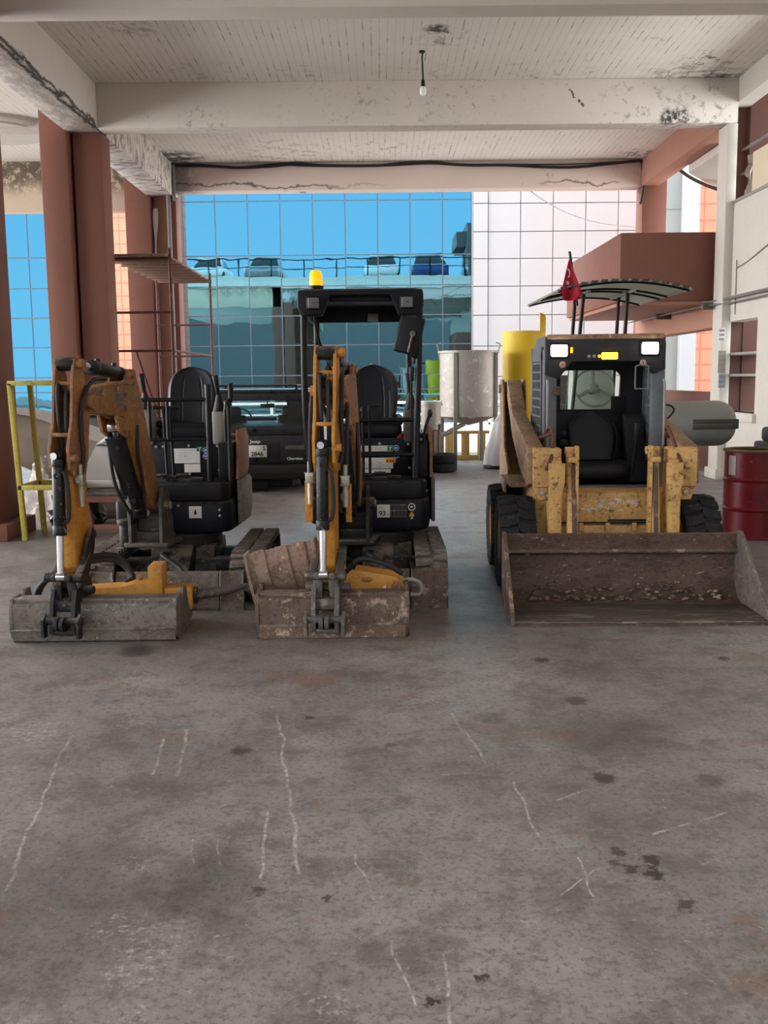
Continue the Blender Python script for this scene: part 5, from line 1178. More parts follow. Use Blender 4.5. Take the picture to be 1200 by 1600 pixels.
# rear towers and lift arms
for s in (-1, 1):
    x0, x1 = (-.665, -.645) if s < 0 else (.645, .665)
    tw = MB().prism([(1.28, .70), (.60, .70), (.50, .82), (.86, .98), (1.02, 1.50), (1.06, 1.585), (1.26, 1.585), (1.30, 1.50)], 'x', x0, x1, .004)
    xi0, xi1 = (-.475, -.455) if s < 0 else (.455, .475)
    tw.prism([(1.28, .70), (.60, .70), (.60, .82), (.90, 1.0), (1.02, 1.50), (1.06, 1.585), (1.26, 1.585), (1.30, 1.50)], 'x', xi0, xi1, .004)
    tw.box(min(x0, xi0), max(x1, xi1), 1.24, 1.28, .7, 1.56).cyl((s*.45, 1.14, 1.50), (s*.69, 1.14, 1.50), .04, seg=18, bev=.005)
    tower = tw.done('lift_tower', 'skid_brown', T)
    ar = MB(); xa, xb = (-.625, -.505) if s < 0 else (.505, .625)
    ar.prism([(1.20, 1.56), (1.0, 1.58), (.56, 1.30), (-.60, 1.09), (-.66, 1.05), (-.66, .82), (-.58, .80), (-.10, .88), (.52, 1.10), (.98, 1.40), (1.18, 1.44)], 'x', xa, xb, .008)
    arm = ar.done('lift_arm', 'skid_brown', T)
    kn = MB(); xk0, xk1 = (-.59, -.385) if s < 0 else (.385, .60)
    kn.box(xk0, xk1, -.70, -.56, .80, 1.085, .012)
    kn.prism([(-.72, 1.0), (-.55, 1.0), (-.55, .35), (-.62, .25), (-.74, .25), (-.74, .80)], 'x', *((-.475, -.385) if s < 0 else (.385, .475)), .01)
    kn.prism([(min(xk0, xk1) if s < 0 else .47, .80), ((-.45) if s < 0 else xk1, .80), ((-.45) if s < 0 else xk1-.03, .70), (xk0+.05 if s < 0 else .47, .70)], 'y', -.66, -.60, .006)
    kn.done('arm_knee', 'skid', arm)
    for (dx, z) in ((.05, .755), (.10, .735)): MB().cyl((s*(.545-dx+.03), -.69, z), (s*(.545-dx+.03), -.64, z), .02, seg=12, bev=.004).done('pin_head', 'brass', arm)
    xm = s*.425
    MB().prism([(xm-.06, .98), (xm+.06, .98), (xm+.06, .84), (xm+.025, .70), (xm-.025, .70), (xm-.06, .84)], 'y', -.755, -.735, .004).done('gusset_plate', 'skid', arm)
    xc_ = s*.30 if s < 0 else .29
    tc_ = MB().cyl((xc_+.015*s, -.62, 1.08), (xc_+.015*s, -.74, .42), .030, seg=20, bev=.006).cyl((xc_-.05, -.62, 1.06), (xc_+.05, -.62, 1.06), .03, seg=16, bev=.004).box(xc_-.028*s-.012, xc_-.028*s+.012, -.72, -.64, .40, 1.10, .006)
    tc_.box(xc_-.04, xc_+.04, -.725, -.65, .98, 1.02, .006)
    tcy = tc_.done('tilt_cylinder', 'skid', T)
    MB().bar((xc_+.008, -.685, .96), (xc_+.008, -.765, .40), .034, .016, .006).done('cylinder_wear_strip', 'rusty', tcy)
    for k in range(2):
        MB().tube([(s*(.47+.03*k), -.30, 1.14), (s*(.44-.0*k), -.42, 1.22-.05*k), (s*.43, -.58, 1.18), (s*(.46), -.70, 1.02), (s*.50, -.725, .93)], .014, 8, smooth=8).done('hydraulic_hose', 'rust_pipe', T)
MB().box(-.70, -.54, -.10, .62, .735, .775, .008).box(-.72, -.70, .2, .62, .66, .775, .006).done('side_step', 'skid_brown', T)
# coupler and bucket
MB().box(-.52, .52, -.88, -.80, .12, .44, .01).prism([(-.88, .08), (-.60, .20), (-.60, .36), (-.88, .44)], 'x', -.47, -.38, .006).prism([(-.88, .08), (-.60, .20), (-.60, .36), (-.88, .44)], 'x', .38, .47, .006).done('quick_hitch_plate', 'rusty', T)
bx0, bx1 = -.825, .825
o = [(-1.645, .0), (-1.645, .018), (-1.10, .022), (-1.02, .05), (-.955, .11), (-.925, .18), (-.92, .36), (-.945, .365), (-.985, .385), (-.955, .42), (-.965, .495), (-.95, .50), (-.90, .40), (-.895, .18), (-.93, .09), (-1.0, .025), (-1.10, .0)]
bk = MB().prism(o, 'x', bx0, bx1).done('loader_bucket', 'rust_inside', T, ang=25, bev=.002)
MB().box(bx0, bx1, -1.66, -1.16, .018, .030, .004).done('cutting_edge', 'bucket_floor', bk)
MB().tube([(bx0, -.99, .375), (bx1, -.99, .375)], .014, 10).done('bucket_lip_bar', 'rusty', bk)
dirt = MB()
rnd = random.Random(5)
for i in range(150):
    x = rnd.uniform(-.65, .70); u = abs(rnd.gauss(0, .5)); y = -1.06+.07*rnd.random()-.04*u; z = .045+.10*rnd.random()**2*(1 if abs(x) < .6 else .5)
    y = -1.08+.14*((z-.04)/.10); r = rnd.uniform(.008, .022)
    dirt.ball((x, y-.004, z), r, (1, .8, .6), 8)
d_ = dirt.done('caked_dirt', 'rusty', bk); d_['kind'] = 'stuff'
for x, s in ((bx0, -1), (bx1, 1)):
    MB().prism([(-1.66, .0), (-1.64, .06), (-1.02, .515), (-.96, .515), (-.90, .42), (-.885, .18), (-.93, .07), (-1.0, .012), (-1.1, .0)], 'x', x-.009, x+.009).prism([(-1.665, .0), (-1.645, .065), (-1.025, .52), (-1.0, .49), (-1.58, .055), (-1.60, .0)], 'x', x-.013, x+.013, .003).done('bucket_side_plate', 'steel_grey' if s > 0 else 'rusty', bk, bev=.002)

# ------------------------------------------------------------ canopied utility vehicle behind the loader
VY = 9.75
T2 = thing('utility_vehicle', 'grey green road machine with arched canopy and round tank behind the loader', 'vehicle', (2.1, 10.4, 0))
ox, oy = 2.1, 10.4
def LV(px, py, Y): q = W(px, py, Y); return V((q.x-ox, q.y-oy, q.z))
b = MB().box(-.62, .62, -.62, 1.05, .42, 1.02, .05, seg=3).box(-.62, .62, -.30, .95, 1.02, 1.12, .03).done('vehicle_body', 'roller_grey', T2)
for x in (-.5, .5):
    for y in (-.35, .8):
        k = MB().lathe([(.16, -.10), (.22, -.11), (.30, -.11), (.33, -.07), (.33, .07), (.30, .11), (.22, .11), (.16, .10)], (x, y, .33), 'x', 40, True).done('tyre', 'tyre', T2)
        MB().lathe([(.17, -.08), (.17, .08), (.05, .04), (0, .04), (0, -.04), (.05, -.04)], (x, y, .33), 'x', 28).done('wheel_rim', 'roller_grey', k)
# dashboard and wheel
q = LV(928, 606, 9.9)
MB().prism([(-.36, 1.0), (-.10, 1.0), (-.12, 1.50), (-.20, 1.78), (-.32, 1.78), (-.38, 1.45)], 'x', q.x-.19, q.x+.22, .03).done('dashboard', 'roller_grey', T2)
Xs = Matrix.Translation((q.x, q.y+.0, q.z)) @ Matrix.Rotation(math.radians(68), 4, 'X')
sw_ = MB(Xs)
for i in range(1):
    pts = [(.195*math.cos(2*PI*k/32), .195*math.sin(2*PI*k/32), 0) for k in range(33)]
    sw_.tube(pts, .013, 8)
sw_.cyl((0, 0, -.03), (0, 0, .01), .05, seg=20, bev=.005)
for k in range(3): a = PI/2+2*PI*k/3; sw_.bar((0, 0, -.015), (.19*math.cos(a), .19*math.sin(a), 0), .035, .012, .003)
sw_.done('steering_wheel', 'wheel_grey', T2)
MB().cyl((q.x, q.y+.03, q.z-.02), (q.x, -.12, 1.40), .03, seg=14).done('steering_column', 'frame_black', T2)
MB().box(q.x-.22, q.x+.22, .38, .84, 1.12, 1.26, .04).box(q.x-.22, q.x+.22, .78, .88, 1.2, 1.62, .04).done('seat', 'steel_dark', T2)
# posts and canopy
A_, B_, C_, D_ = LV(811, 484, 11.35), LV(873, 449, 9.45), LV(1080, 453, 9.45), LV(986, 484, 11.35)
cw_ = (C_.x-B_.x); xm = (B_.x+C_.x)/2; zed = (B_.z+C_.z)/2
zc_ = lambda x: zed+.085*(1-((x-xm)/(cw_/2))**2)
yn, yf2 = B_.y, A_.y
def cano(u, v):
    x = B_.x+cw_*u; return V((x, yn+(yf2-yn)*v, zc_(x)+.006*math.sin(v*2*PI*26)))
cn = MB().grid(cano, 24, 208, .004).done('canopy_sheet', 'poly', T2, ang=60)
for v in (.02, .40, .55, .98):
    MB().tube([(B_.x+cw_*k/20, yn+(yf2-yn)*v, zc_(B_.x+cw_*k/20)-.022) for k in range(21)], .010, 8).done('canopy_hoop', 'frame_black', cn)
for u in (.0, 1.0): MB().tube([(B_.x+cw_*u, yn, zed-.01), (B_.x+cw_*u, yf2, zed-.01)], .012, 8).done('edge_rail', 'galv', cn)
rv = MB()
for k in range(13): x = B_.x+cw_*(k+.5)/13; rv.box(x-.03, x+.03, yn-.008, yn+.03, zc_(x)-.012, zc_(x)+.012, .002)
rv.done('edge_clips', 'steel_dark', cn)
for (pt, pb, Y) in (((912, 459), (905, 530), 9.75), ((899, 462), (894, 530), 10.55), ((981, 457), (976, 527), 9.75), ((967, 462), (963, 527), 10.55)):
    a0, b0 = LV(*pt, Y), LV(*pb, Y)
    d = (b0-a0); bb_ = a0+d*((a0.z-1.02)/(a0.z-b0.z))
    MB().cyl(a0, bb_, .019, seg=14).done('canopy_post', 'frame_black', T2)
for s_, (pa, pb) in enumerate((((899, 462), (912, 459)), ((967, 462), (981, 457)))):
    a0, b0 = LV(*pa, 10.55), LV(*pb, 9.75); MB().bar(a0+V((0, .35, 0)), b0-V((0, .25, 0)), .03, .03, .004).done('roof_bearer', 'galv', T2)
# tank on the right hand side
tc_ = LV(1147, 661, 10.3); r_ = (LV(1090, 626, 10.3).z-LV(1090, 697, 10.3).z)/2; zt_ = (LV(1090, 626, 10.3).z+LV(1090, 697, 10.3).z)/2
x1 = tc_.x; x0 = .60
pr = [(0, x0), (r_*.55, x0+.02), (r_*.85, x0+.07), (r_, x0+.17)]+[(r_, x1-.20)]+[(r_*math.cos(a)**.75 if a < PI/2-.01 else 0, x1-.20+.20*math.sin(a)) for a in [PI/2*k/9 for k in range(1, 10)]]
tk = MB().lathe(pr, (0, -.10, zt_), 'x', 48).done('water_tank', 'tank_grey', T2, ang=50)
bd = MB()
for dz_ in (.028, -.028): bd.box(x1-.50, x1-.10, -.10-r_-.006, -.10-r_+.05, zt_+dz_-.024, zt_+dz_+.024, .004)
bd.box(x1-.14, x1-.02, -.10-r_*.86, -.10+r_*.5, zt_-.05, zt_+.05, .01); bd.done('dark_band', 'band', tk)
MB().box(.45, 1.35, -.22, .02, .96, zt_-r_+.05, .01).done('tank_bracket', 'steel_dark', T2)
MB().tube([LV(1034, 632, 9.9), LV(1048, 634, 9.9), LV(1053, 641, 9.9), LV(1045, 652, 9.9), LV(1034, 657, 9.9)], .010, 8, smooth=6).done('hose', 'hose', T2)
MB().tube([LV(1034, 661, 9.95), LV(1048, 661, 9.95), LV(1053, 680, 9.95), LV(1057, 700, 9.95)], .012, 8, smooth=6).done('hose', 'roller_grey', T2)
# flag on a short pole, fixed to the canopy edge
fa, fb = W(890, 393, 9.5), W(884, 470, 9.5)
F = thing('flag', 'red flag with white crescent and star hanging from pole at canopy edge', 'flag', fb)
fl = lambda px, py: W(px, py, 9.48)-fb
MB().cyl(fa-fb, fl(902, 478), .012, seg=10).done('flag_pole', 'frame_black', F)
ol = [(889, 405), (897, 420), (903, 440), (909, 457), (905, 462), (893, 470), (881, 473), (876, 468), (873, 460), (875, 446), (880, 432), (885, 416)]
cl_ = fl(889, 438)
def flagpt(u, v, off=0):      # u across, v down
    yy = 404+66*v; L_ = 889-15.5*min(1, v*1.05)**.9-(0 if v < .8 else -6*(v-.8)/.2); R_ = 889+20*min(1, v*1.15)-(0 if v < .85 else 10*(v-.85)/.15)
    p_ = fl(L_+(R_-L_)*u, yy); return V((p_.x, p_.y-.03*math.sin(u*7+v*2)*v-.02-off, p_.z))
MB().grid(lambda u, v: flagpt(u, v), 24, 24, .0).done('flag_cloth', 'flag_red', F, ang=80)
def onflag(px, py): q = fl(px, py); v = (py-404)/66; L_ = 889-15.5*min(1, v*1.05)**.9; R_ = 889+20*min(1, v*1.15); u = (px-L_)/(R_-L_); return flagpt(u, v, .016)
stp = [onflag(886+(4.6 if k % 2 == 0 else 1.9)*math.sin(PI*k/5+.1), 442.5-(4.6 if k % 2 == 0 else 1.9)*math.cos(PI*k/5+.1)) for k in range(10)]
b = bmesh.new(); vs = [b.verts.new(p_) for p_ in stp]; b.faces.new(vs); m_ = MB(); bmesh.ops.solidify(b, geom=b.faces[:], thickness=.002); m_._in(b); m_.done('star', 'white', F)
cpts = []
for k in range(15): a = math.radians(-60+220*k/14); cpts.append((885.5+6.2*math.sin(a)*.8, 427.5-7.5*math.cos(a)))
for k in range(15): a = math.radians(160-220*k/14); cpts.append((884.0+5.0*math.sin(a)*.8, 427.5+.4-6.4*math.cos(a)))
b = bmesh.new(); vs = [b.verts.new(onflag(*p_)) for p_ in cpts]; b.faces.new(vs); m_ = MB(); bmesh.ops.solidify(b, geom=b.faces[:], thickness=.002); m_._in(b); m_.done('crescent', 'white', F)
# ------------------------------------------------------------ drum
dr = thing('oil_drum', 'dark red steel oil drum open at the top beside the loader', 'drum', (3.72, 9.80, 0))
R_ = .292; H_ = .88
MB().lathe([(R_*.97, 0), (R_+.004, .004), (R_+.004, .018), (R_-.004, .03), (R_-.004, .27), (R_+.002, .28), (R_+.010, .292), (R_+.002, .304), (R_-.004, .314), (R_-.004, .56), (R_+.002, .57), (R_+.010, .582), (R_+.002, .594), (R_-.004, .604), (R_-.006, .86), (R_-.012, .86), (R_-.012, .03), (0, .02), (0, 0)], seg=64).done('drum_body', 'drum_red', dr, ang=30)
MB().lathe([(R_-.016, .855), (R_+.004, .85), (R_+.012, .862), (R_+.004, .878), (R_-.010, .88), (R_-.018, .868)], seg=64, closed=True).done('drum_rim', 'drum_rim', dr)
MB().lathe([(0, .74), (R_-.013, .74), (R_-.013, .735), (0, .735)], seg=48).done('residue', 'drum_rim', dr)
MB().grid(lambda u, v: V(((R_-.001)*math.cos(PI+.25+.32*u), (R_-.001)*math.sin(PI+.25+.32*u), .63+.19*v)), 8, 2, .002).done('peeled_label', 'galv', dr)
bx = thing('black_box', 'small black machine edge standing by the wall at right frame edge', 'machine', (4.38, 11.0, 0))
MB().box(-.12, .5, -.2, .3, 0, .86, .03).done('casing', 'black', bx); MB().box(-.06, .44, -.15, .25, .86, 1.02, .04).done('cover', 'frame_black', bx)
# ------------------------------------------------------------ yellow rack and the scrap behind it
rk = thing('steel_rack', 'yellow square tube rack standing beside the near brown column', 'rack', (-3.64, 10.02, 0))
o = V((-3.64, 10.02, 0)); lr = lambda px, py, Y: W(px, py, Y)-o
zt = lr(15, 599, 10.02).z; zm = lr(40, 762, 10.02).z; xl, xt = lr(40, 845, 10.02).x, lr(15, 599, 10.02).x
wd_ = .49; dp = .52
rb = MB()
rb.bar((xl, 0, 0), (xt, 0, zt), .05, .05, .005).bar((xl+wd_, 0, 0), (xt+wd_, 0, zt), .05, .05, .005)
rb.bar((xl+.02, dp, 0), (xt+.02, dp, zt), .05, .05, .005).bar((xl+wd_, dp, 0), (xt+wd_, dp, zt), .05, .05, .005)
f = lambda z: xl+(xt-xl)*z/zt
for z in (zm, zt-.0):
    for y in (0, dp): rb.bar((f(z)-.02, y, z), (f(z)+wd_+.02, y, z), .05, .05, .005)
    for x in (0, wd_): rb.bar((f(z)+x, 0, z), (f(z)+x, dp, z), .05, .05, .005)
rb.done('rack_frame', 'rack_yellow', rk)
def crumple(name, m, c, sx, sy, sz, seed, label, cat, fold=1.0, parent=None, group=None):
    rn = random.Random(seed); ph = [rn.uniform(0, 6.28) for _ in range(12)]; fr_ = [rn.uniform(1.5, 5) for _ in range(12)]
    def fn(u, v):
        th, fi = 2*PI*u, PI*(v*.5)
        d = V((math.cos(th)*math.cos(fi), math.sin(th)*math.cos(fi), math.sin(fi)))
        k = 1+fold*.12*(math.sin(fr_[0]*d.x*3+ph[0])*math.sin(fr_[1]*d.y*3+ph[1])+math.sin(fr_[2]*d.z*4+ph[2]+d.x*4)+.5*abs(math.sin(fr_[3]*th+ph[3]+3*d.z))+.4*math.sin(fr_[4]*6*d.x+fr_[5]*5*d.z+ph[4]))
        return V((d.x*sx*k, d.y*sy*k, max(0, d.z*sz*k)))
    b = MB().grid(fn, 64, 24)
    bmesh.ops.remove_doubles(b.bm, verts=b.bm.verts, dist=1e-4)
    o = b.done(name, m, ang=50); o.location = c
    return tag(o, label, cat, group)
crumple('black_bag', 'bag_black', (-3.42, 11.1, 0), .26, .26, .50, 3, 'black plastic scrap bag on the floor behind the yellow rack', 'bag')
crumple('white_sack', 'tarp_dull', (-3.72, 11.75, 0), .50, .30, .70, 7, 'pale crumpled sack behind the yellow rack below the grey sheet', 'sack')
crumple('black_bag', 'bag_black', (-2.62, 12.3, 0), .35, .4, .62, 12, 'black scrap bag behind the arm of the left excavator', 'bag')
crumple('paper_scrap', 'tarp_white', (-3.16, 10.26, 0), .12, .09, .05, 5, 'small pale scrap lying under the yellow rack', 'scrap')
sh0, sh1 = W(30, 655, 12.2), W(110, 735, 11.6)
def sheet(u, v):
    return V((-4.62+1.55*u, 12.35-.55*v+.05*math.sin(5*u+3*v), 1.25-.40*u*v-.50*v-.30*u+.05*math.sin(7*u)*v+.03*math.sin(11*v+4*u)))
tb = thing('grey_sheet', 'crumpled grey brown sheet sloping over the scrap pile behind the yellow rack', 'sheet', (0, 0, 0))
MB().grid(sheet, 30, 20, .012).done('sheet_face', 'tarp', tb, ang=60)
MB().grid(lambda u, v: sheet(u, v*.16)+V((0, -.02, .035+.03*math.sin(6*u))), 30, 5, .012).done('sheet_fold', 'tarp_dull', tb, ang=60)
cb = thing('cabinet', 'brown scrap cabinet under the wrapped bundle behind the rack', 'cabinet', (-3.75, 13.0, 0))
MB().box(-.42, .48, -.3, .3, .03, .93, .01).done('carcass', 'brown', cb); MB().box(-.38, .02, -.315, -.3, .08, .9, .006).box(.05, .44, -.315, -.3, .08, .9, .006).done('door', 'brown_dark', cb); MB().box(-.4, .46, -.28, .28, 0, .03).done('base', 'brown_dark', cb)
wb = thing('wrapped_bundle', 'bundle wrapped in clear plastic with black frame on the cabinet', 'bundle', (-3.72, 12.95, .93))
q = crumple('plastic_wrap', 'tarp_dull', (-.02, 0, .0), .34, .22, .24, 21, 'x', 'x'); del q['label']; del q['category']; q.parent = wb
MB().box(-.16, .22, -.25, -.2, .03, .06).box(-.16, .22, -.25, -.2, .22, .25).box(-.16, -.13, -.25, -.2, .03, .25).box(.19, .22, -.25, -.2, .03, .25).done('black_frame', 'frame_black', wb)
MB().box(-.13, .19, -.225, -.2, .06, .22).done('panel', 'lens', wb)
# table with a pale car body shell on it
tb = thing('work_table', 'low red brown table with grey top carrying the pale shell', 'table', (-2.62, 10.45, 0))
tz = .47
MB().hexa([V((-.47, -.28, tz-.03)), V((.32, -.34, tz-.03)), V((.62, 1.1, tz-.03)), V((-.47, 1.1, tz-.03))], [V((-.47, -.28, tz)), V((.32, -.34, tz)), V((.62, 1.1, tz)), V((-.47, 1.1, tz))], .004).done('table_top', 'steel_dark', tb)
for (x, y) in ((.24, -.26), (.36, -.02), (-.44, -.22), (.5, 1.0), (-.44, 1.0)): MB().bar((x+.06, y, 0), (x, y, tz-.03), .07, .07, .006).done('leg', 'red_wood', tb)
MB().bar((-.4, -.22, .10), (.28, -.26, .10), .05, .06, .004).bar((-.43, -.24, tz-.07), (.28, -.28, tz-.07), .05, .07, .004).bar((.27, -.25, tz-.07), (.5, 1.0, tz-.07), .05, .07, .004).done('stretcher', 'red_wood', tb)
sl = thing('body_shell', 'pale grey moulded body shell piece lying on the red brown table', 'shell', (-2.80, 10.98, tz))
def shell(u, v):
    x = -.40+1.0*u; z = .03+.40*v**.8; y = -.34+.55*v**1.6+.10*math.sin(3*u+.5)
    d = max(0, 1-((u-.62)/.20)**2)*max(0, 1-((v-.45)/.42)**2)
    return V((x, y+.26*d, z-.02*d))
MB().grid(shell, 40, 26, .012).done('shell_side', 'shell', sl, ang=60)
MB().grid(lambda u, v: V((-.40+1.0*u, .21+.5*v, .43+.02*math.sin(u*22)**2+.07*v)), 60, 6, .012).done('ribbed_roof', 'shell', sl, ang=60)
MB().box(-.40, .6, -.42, -.28, .0, .08, .03, seg=3).done('shell_sill', 'shell', sl, ang=60)
MB().cyl((.02, -.43, .05), (.02, -.41, .05), .022, seg=14).done('cap', 'galv', sl)
# ------------------------------------------------------------ scaffold
ya, yb = 16.25, 20.05
xr = W(268, 480, ya).x; xl_ = xr-1.05
sc = thing('scaffold', 'rusty tube scaffold with plank platform behind the brown columns', 'scaffold', (xr, ya, 0))
z0 = W(240, 400, ya).z; z1 = W(240, 488, ya).z; z2 = W(240, 548, ya).z
D = yb-ya
for (x, y, zt_) in ((0, 0, z0+.12), (-1.05, 0, z0+.12), (0, D, z0+.12), (-1.05, D, z0+.12)):
    MB().cyl((x, y, 0), (x, y, zt_), .026, seg=12).done('scaffold_post', 'rust_pipe', sc)
for y in (0, D):
    for z in (z0-.05, z1, z2, 1.0): MB().cyl((-1.08, y, z), (.03, y, z), .020, seg=10).done('cross_tube', 'rust_pipe', sc)
MB().cyl((0, 0, z2), (0, D, z2-.0), .018, seg=10).cyl((0, 0, .6), (0, D, .6), .018, seg=10).done('side_tube', 'rust_pipe', sc)
MB().cyl((-.6, 0, z2), (-.05, 0, .3), .018, seg=10).done('brace', 'rust_pipe', sc)
for k in range(4): MB().box(-1.0+k*.25, -.77+k*.25, -.15, D+.12, z0-.02, z0+.02, .004).done('platform_plank', 'plank', sc)
for k in range(9): MB().box(-1.02, .0, .02+k*D/8.2, .07+k*D/8.2, z0-.06, z0-.02, .004).done('plank_bearer', 'plank', sc)
# ------------------------------------------------------------ parked dark car seen from behind
JX, JY = -1.86, 14.25
J = thing('parked_car', 'dark grey estate off roader seen from behind between the two excavators', 'car', (JX, JY, 0))
lj = lambda px, py, Y=14.25: W(px, py, Y)-V((JX, JY, 0))
zr = lj(420, 611).z; zbelt = lj(420, 667).z; zbot = lj(420, 724).z; hwj = .90; zbump = lj(420, 748).z
b = MB()
b.loft([[V((-hwj, y, zbot-.12)), V((hwj, y, zbot-.12)), V((hwj, y, zbot)), V((hwj, y, zbelt-.04)), V((hwj-.04, y, zbelt)), V((-hwj+.04, y, zbelt)), V((-hwj, y, zbelt-.04)), V((-hwj, y, zbot))] for y in (.04, 3.9)])
b = b.done('car_body', 'jeep', J, bev=.02)
gl = zr-.02
def pil(x0, y0, x1, y1, w): return MB().bar((x0, y0, zbelt-.01), (x1, y1, gl), w, .06, .01, up=(1, 0, 0)).done('window_pillar', 'jeep', J)
ht = hwj-.14
for s in (-1, 1):
    pil(s*(hwj-.05), .10, s*ht, .32, .10); pil(s*(hwj-.05), 1.25, s*ht, 1.28, .08); pil(s*(hwj-.05), 2.9, s*ht, 2.45, .07)
    MB().hexa([V((s*(hwj-.06), .16, zbelt)), V((s*(hwj-.05), .16, zbelt)), V((s*(hwj-.05), 2.85, zbelt)), V((s*(hwj-.06), 2.85, zbelt))], [V((s*(ht-.01), .36, gl)), V((s*ht, .36, gl)), V((s*ht, 2.45, gl)), V((s*(ht-.01), 2.45, gl))]).done('side_window', 'car_glass', J)
MB().box(-ht-.03, ht+.03, .26, 2.5, gl-.015, zr+.02, .03, seg=3).box(-ht, ht, .28, .40, gl-.12, gl, .02).done('car_roof', 'jeep', J)
MB().hexa([V((-hwj+.1, .10, zbelt)), V((hwj-.1, .10, zbelt)), V((hwj-.1, .108, zbelt)), V((-hwj+.1, .108, zbelt))], [V((-ht+.06, .30, gl-.06)), V((ht-.06, .30, gl-.06)), V((ht-.06, .308, gl-.06)), V((-ht+.06, .308, gl-.06))]).done('rear_window', 'car_glass', J)
MB().hexa([V((-hwj+.1, 2.86, zbelt)), V((hwj-.1, 2.86, zbelt)), V((hwj-.1, 2.868, zbelt)), V((-hwj+.1, 2.868, zbelt))], [V((-ht+.06, 2.42, gl-.05)), V((ht-.06, 2.42, gl-.05)), V((ht-.06, 2.428, gl-.05)), V((-ht+.06, 2.428, gl-.05))]).done('windscreen', 'car_glass', J)
rrk = MB()
for s in (-1, 1): rrk.tube([(s*(ht-.1), .25, zr+.07), (s*(ht-.1), 2.3, zr+.07)], .016, 8)
for y in (.25, .8, 1.4, 2.2): rrk.tube([(-ht+.1, y, zr+.075), (ht-.1, y, zr+.075)], .013, 8)
for s in (-1, 1):
    for y in (.3, 2.2): rrk.box(s*(ht-.1)-.02, s*(ht-.1)+.02, y-.03, y+.03, zr, zr+.07, .005)
rrk.done('roof_rack', 'jeep_trim', J)
# tailgate
tg = MB().box(-hwj+.09, hwj-.09, -.005, .06, zbot+.0, zbelt-.12, .01).box(-hwj+.09, hwj-.09, .0, .10, zbelt-.12, zbelt+.01, .02).done('tailgate', 'jeep', J)
px0, px1 = lj(387, 690).x, lj(434, 690).x
MB().box(lj(360, 700).x, lj(435, 700).x, -.012, .0, lj(400, 717).z, lj(400, 693).z, .004).done('plate_recess', 'jeep_trim', tg)
pc = lj(402, 705); pl = MB().box(pc.x-.16, pc.x+.14, -.028, -.012, pc.z-.085, pc.z+.085, .004).done('number_plate', 'plate_white', tg)
text('plate_characters', '5', .085, 'ink', pl, facing(pc.x-.135, -.03, pc.z+.04)); text('plate_characters', 'S', .085, 'ink', pl, facing(pc.x+.10, -.03, pc.z+.04)); text('plate_characters', '2846', .085, 'ink', pl, facing(pc.x+.0, -.03, pc.z-.042), sx=1.05)
p_ = lj(399, 690); text('tailgate_lettering', 'Jeep', .062, 'white', tg, facing(p_.x, -.01, p_.z), .004, sx=1.4, bold=.015)
p_ = lj(461, 716.5); text('tailgate_lettering', 'Cherokee', .052, 'white', tg, facing(p_.x, -.01, p_.z), .003, sx=1.1)
p_ = lj(461, 699); MB().prism([(p_.x-.15, p_.z-.03), (p_.x+.13, p_.z-.03), (p_.x+.14, p_.z+.025), (p_.x-.14, p_.z+.03)], 'y', -.011, -.006).done('faded_sticker', 'steel_dark', tg)
for (px, py) in ((397, 672), (399, 718)): q = lj(px, py); MB().cyl((q.x, -.03, q.z), (q.x, .0, q.z), .03, seg=16, bev=.004).done('lock_knob', 'frame_black', tg)
for s in (-1, 1): MB().box(*sorted((s*(hwj-.085), s*(hwj-.005))), .0, .10, zbot+.10, zbelt-.14, .01).done('tail_lamp', 'tail_red', J)
MB().box(-hwj-.01, hwj+.01, -.16, .06, zbump-.0, zbot-.02, .035, seg=3).box(-hwj, hwj, -.165, -.15, (zbump+zbot)/2-.03, (zbump+zbot)/2+.0, .005).done('rear_bumper', 'jeep_trim', J, ang=50)
MB().box(-.6, .6, .05, 3.6, zbump-.13, zbot-.1, .03).box(-.12, .25, .0, .35, zbump-.16, zbump, .04).done('underbody', 'jeep_trim', J)
MB().cyl((-hwj+.15, .85, .3), (hwj-.15, .85, .3), .05, seg=12).ball((0, .85, .3), .13, (1, 1, 1), 14).done('rear_axle', 'iron', J)
for s in (-1, 1):
    for y in (.85, 3.2):
        k = MB().lathe([(.2, -.10), (.28, -.11), (.33, -.09), (.345, -.03), (.345, .03), (.33, .09), (.28, .11), (.2, .10)], (s*(hwj-.14), y, .345), 'x', 36, True).done('tyre', 'tyre', J)
        MB().lathe([(.2, -.08), (.2, .08), (.05, .05), (0, .05), (0, -.05), (.05, -.05)], (s*(hwj-.14), y, .345), 'x', 24).done('wheel_rim', 'steel_grey', k)
MB().tube([(-.45+.19*math.cos(2*PI*k/24), 2.28+.08*math.sin(2*PI*k/24), zbelt+.02+.17*math.sin(2*PI*k/24)) for k in range(25)], .015, 8).bar((-.62, 2.28, zbelt+.02), (-.28, 2.28, zbelt+.02), .03, .02).done('steering_wheel', 'grip', J)
for s in (-1, 1):
    MB().box(s*.44-.20, s*.44+.20, 1.45, 1.60, zbelt-.4, zbelt+.12, .05, seg=3).box(s*.44-.12, s*.44+.12, 1.47, 1.57, zbelt+.10, zbelt+.25, .04, seg=3).done('car_seat', 'jeep_trim', J, ang=50)
MB().box(-hwj+.12, hwj-.12, 2.35, 2.9, zbelt-.1, zbelt+.06, .04).done('dashboard', 'jeep_trim', J)
q = lj(418, 634, JY+2.45); MB().box(q.x-.12, q.x+.12, 2.43, 2.46, q.z-.035, q.z+.035, .015).cyl((q.x, 2.45, q.z), (q.x, 2.45, gl-.02), .01, seg=8).done('interior_mirror', 'jeep_trim', J)
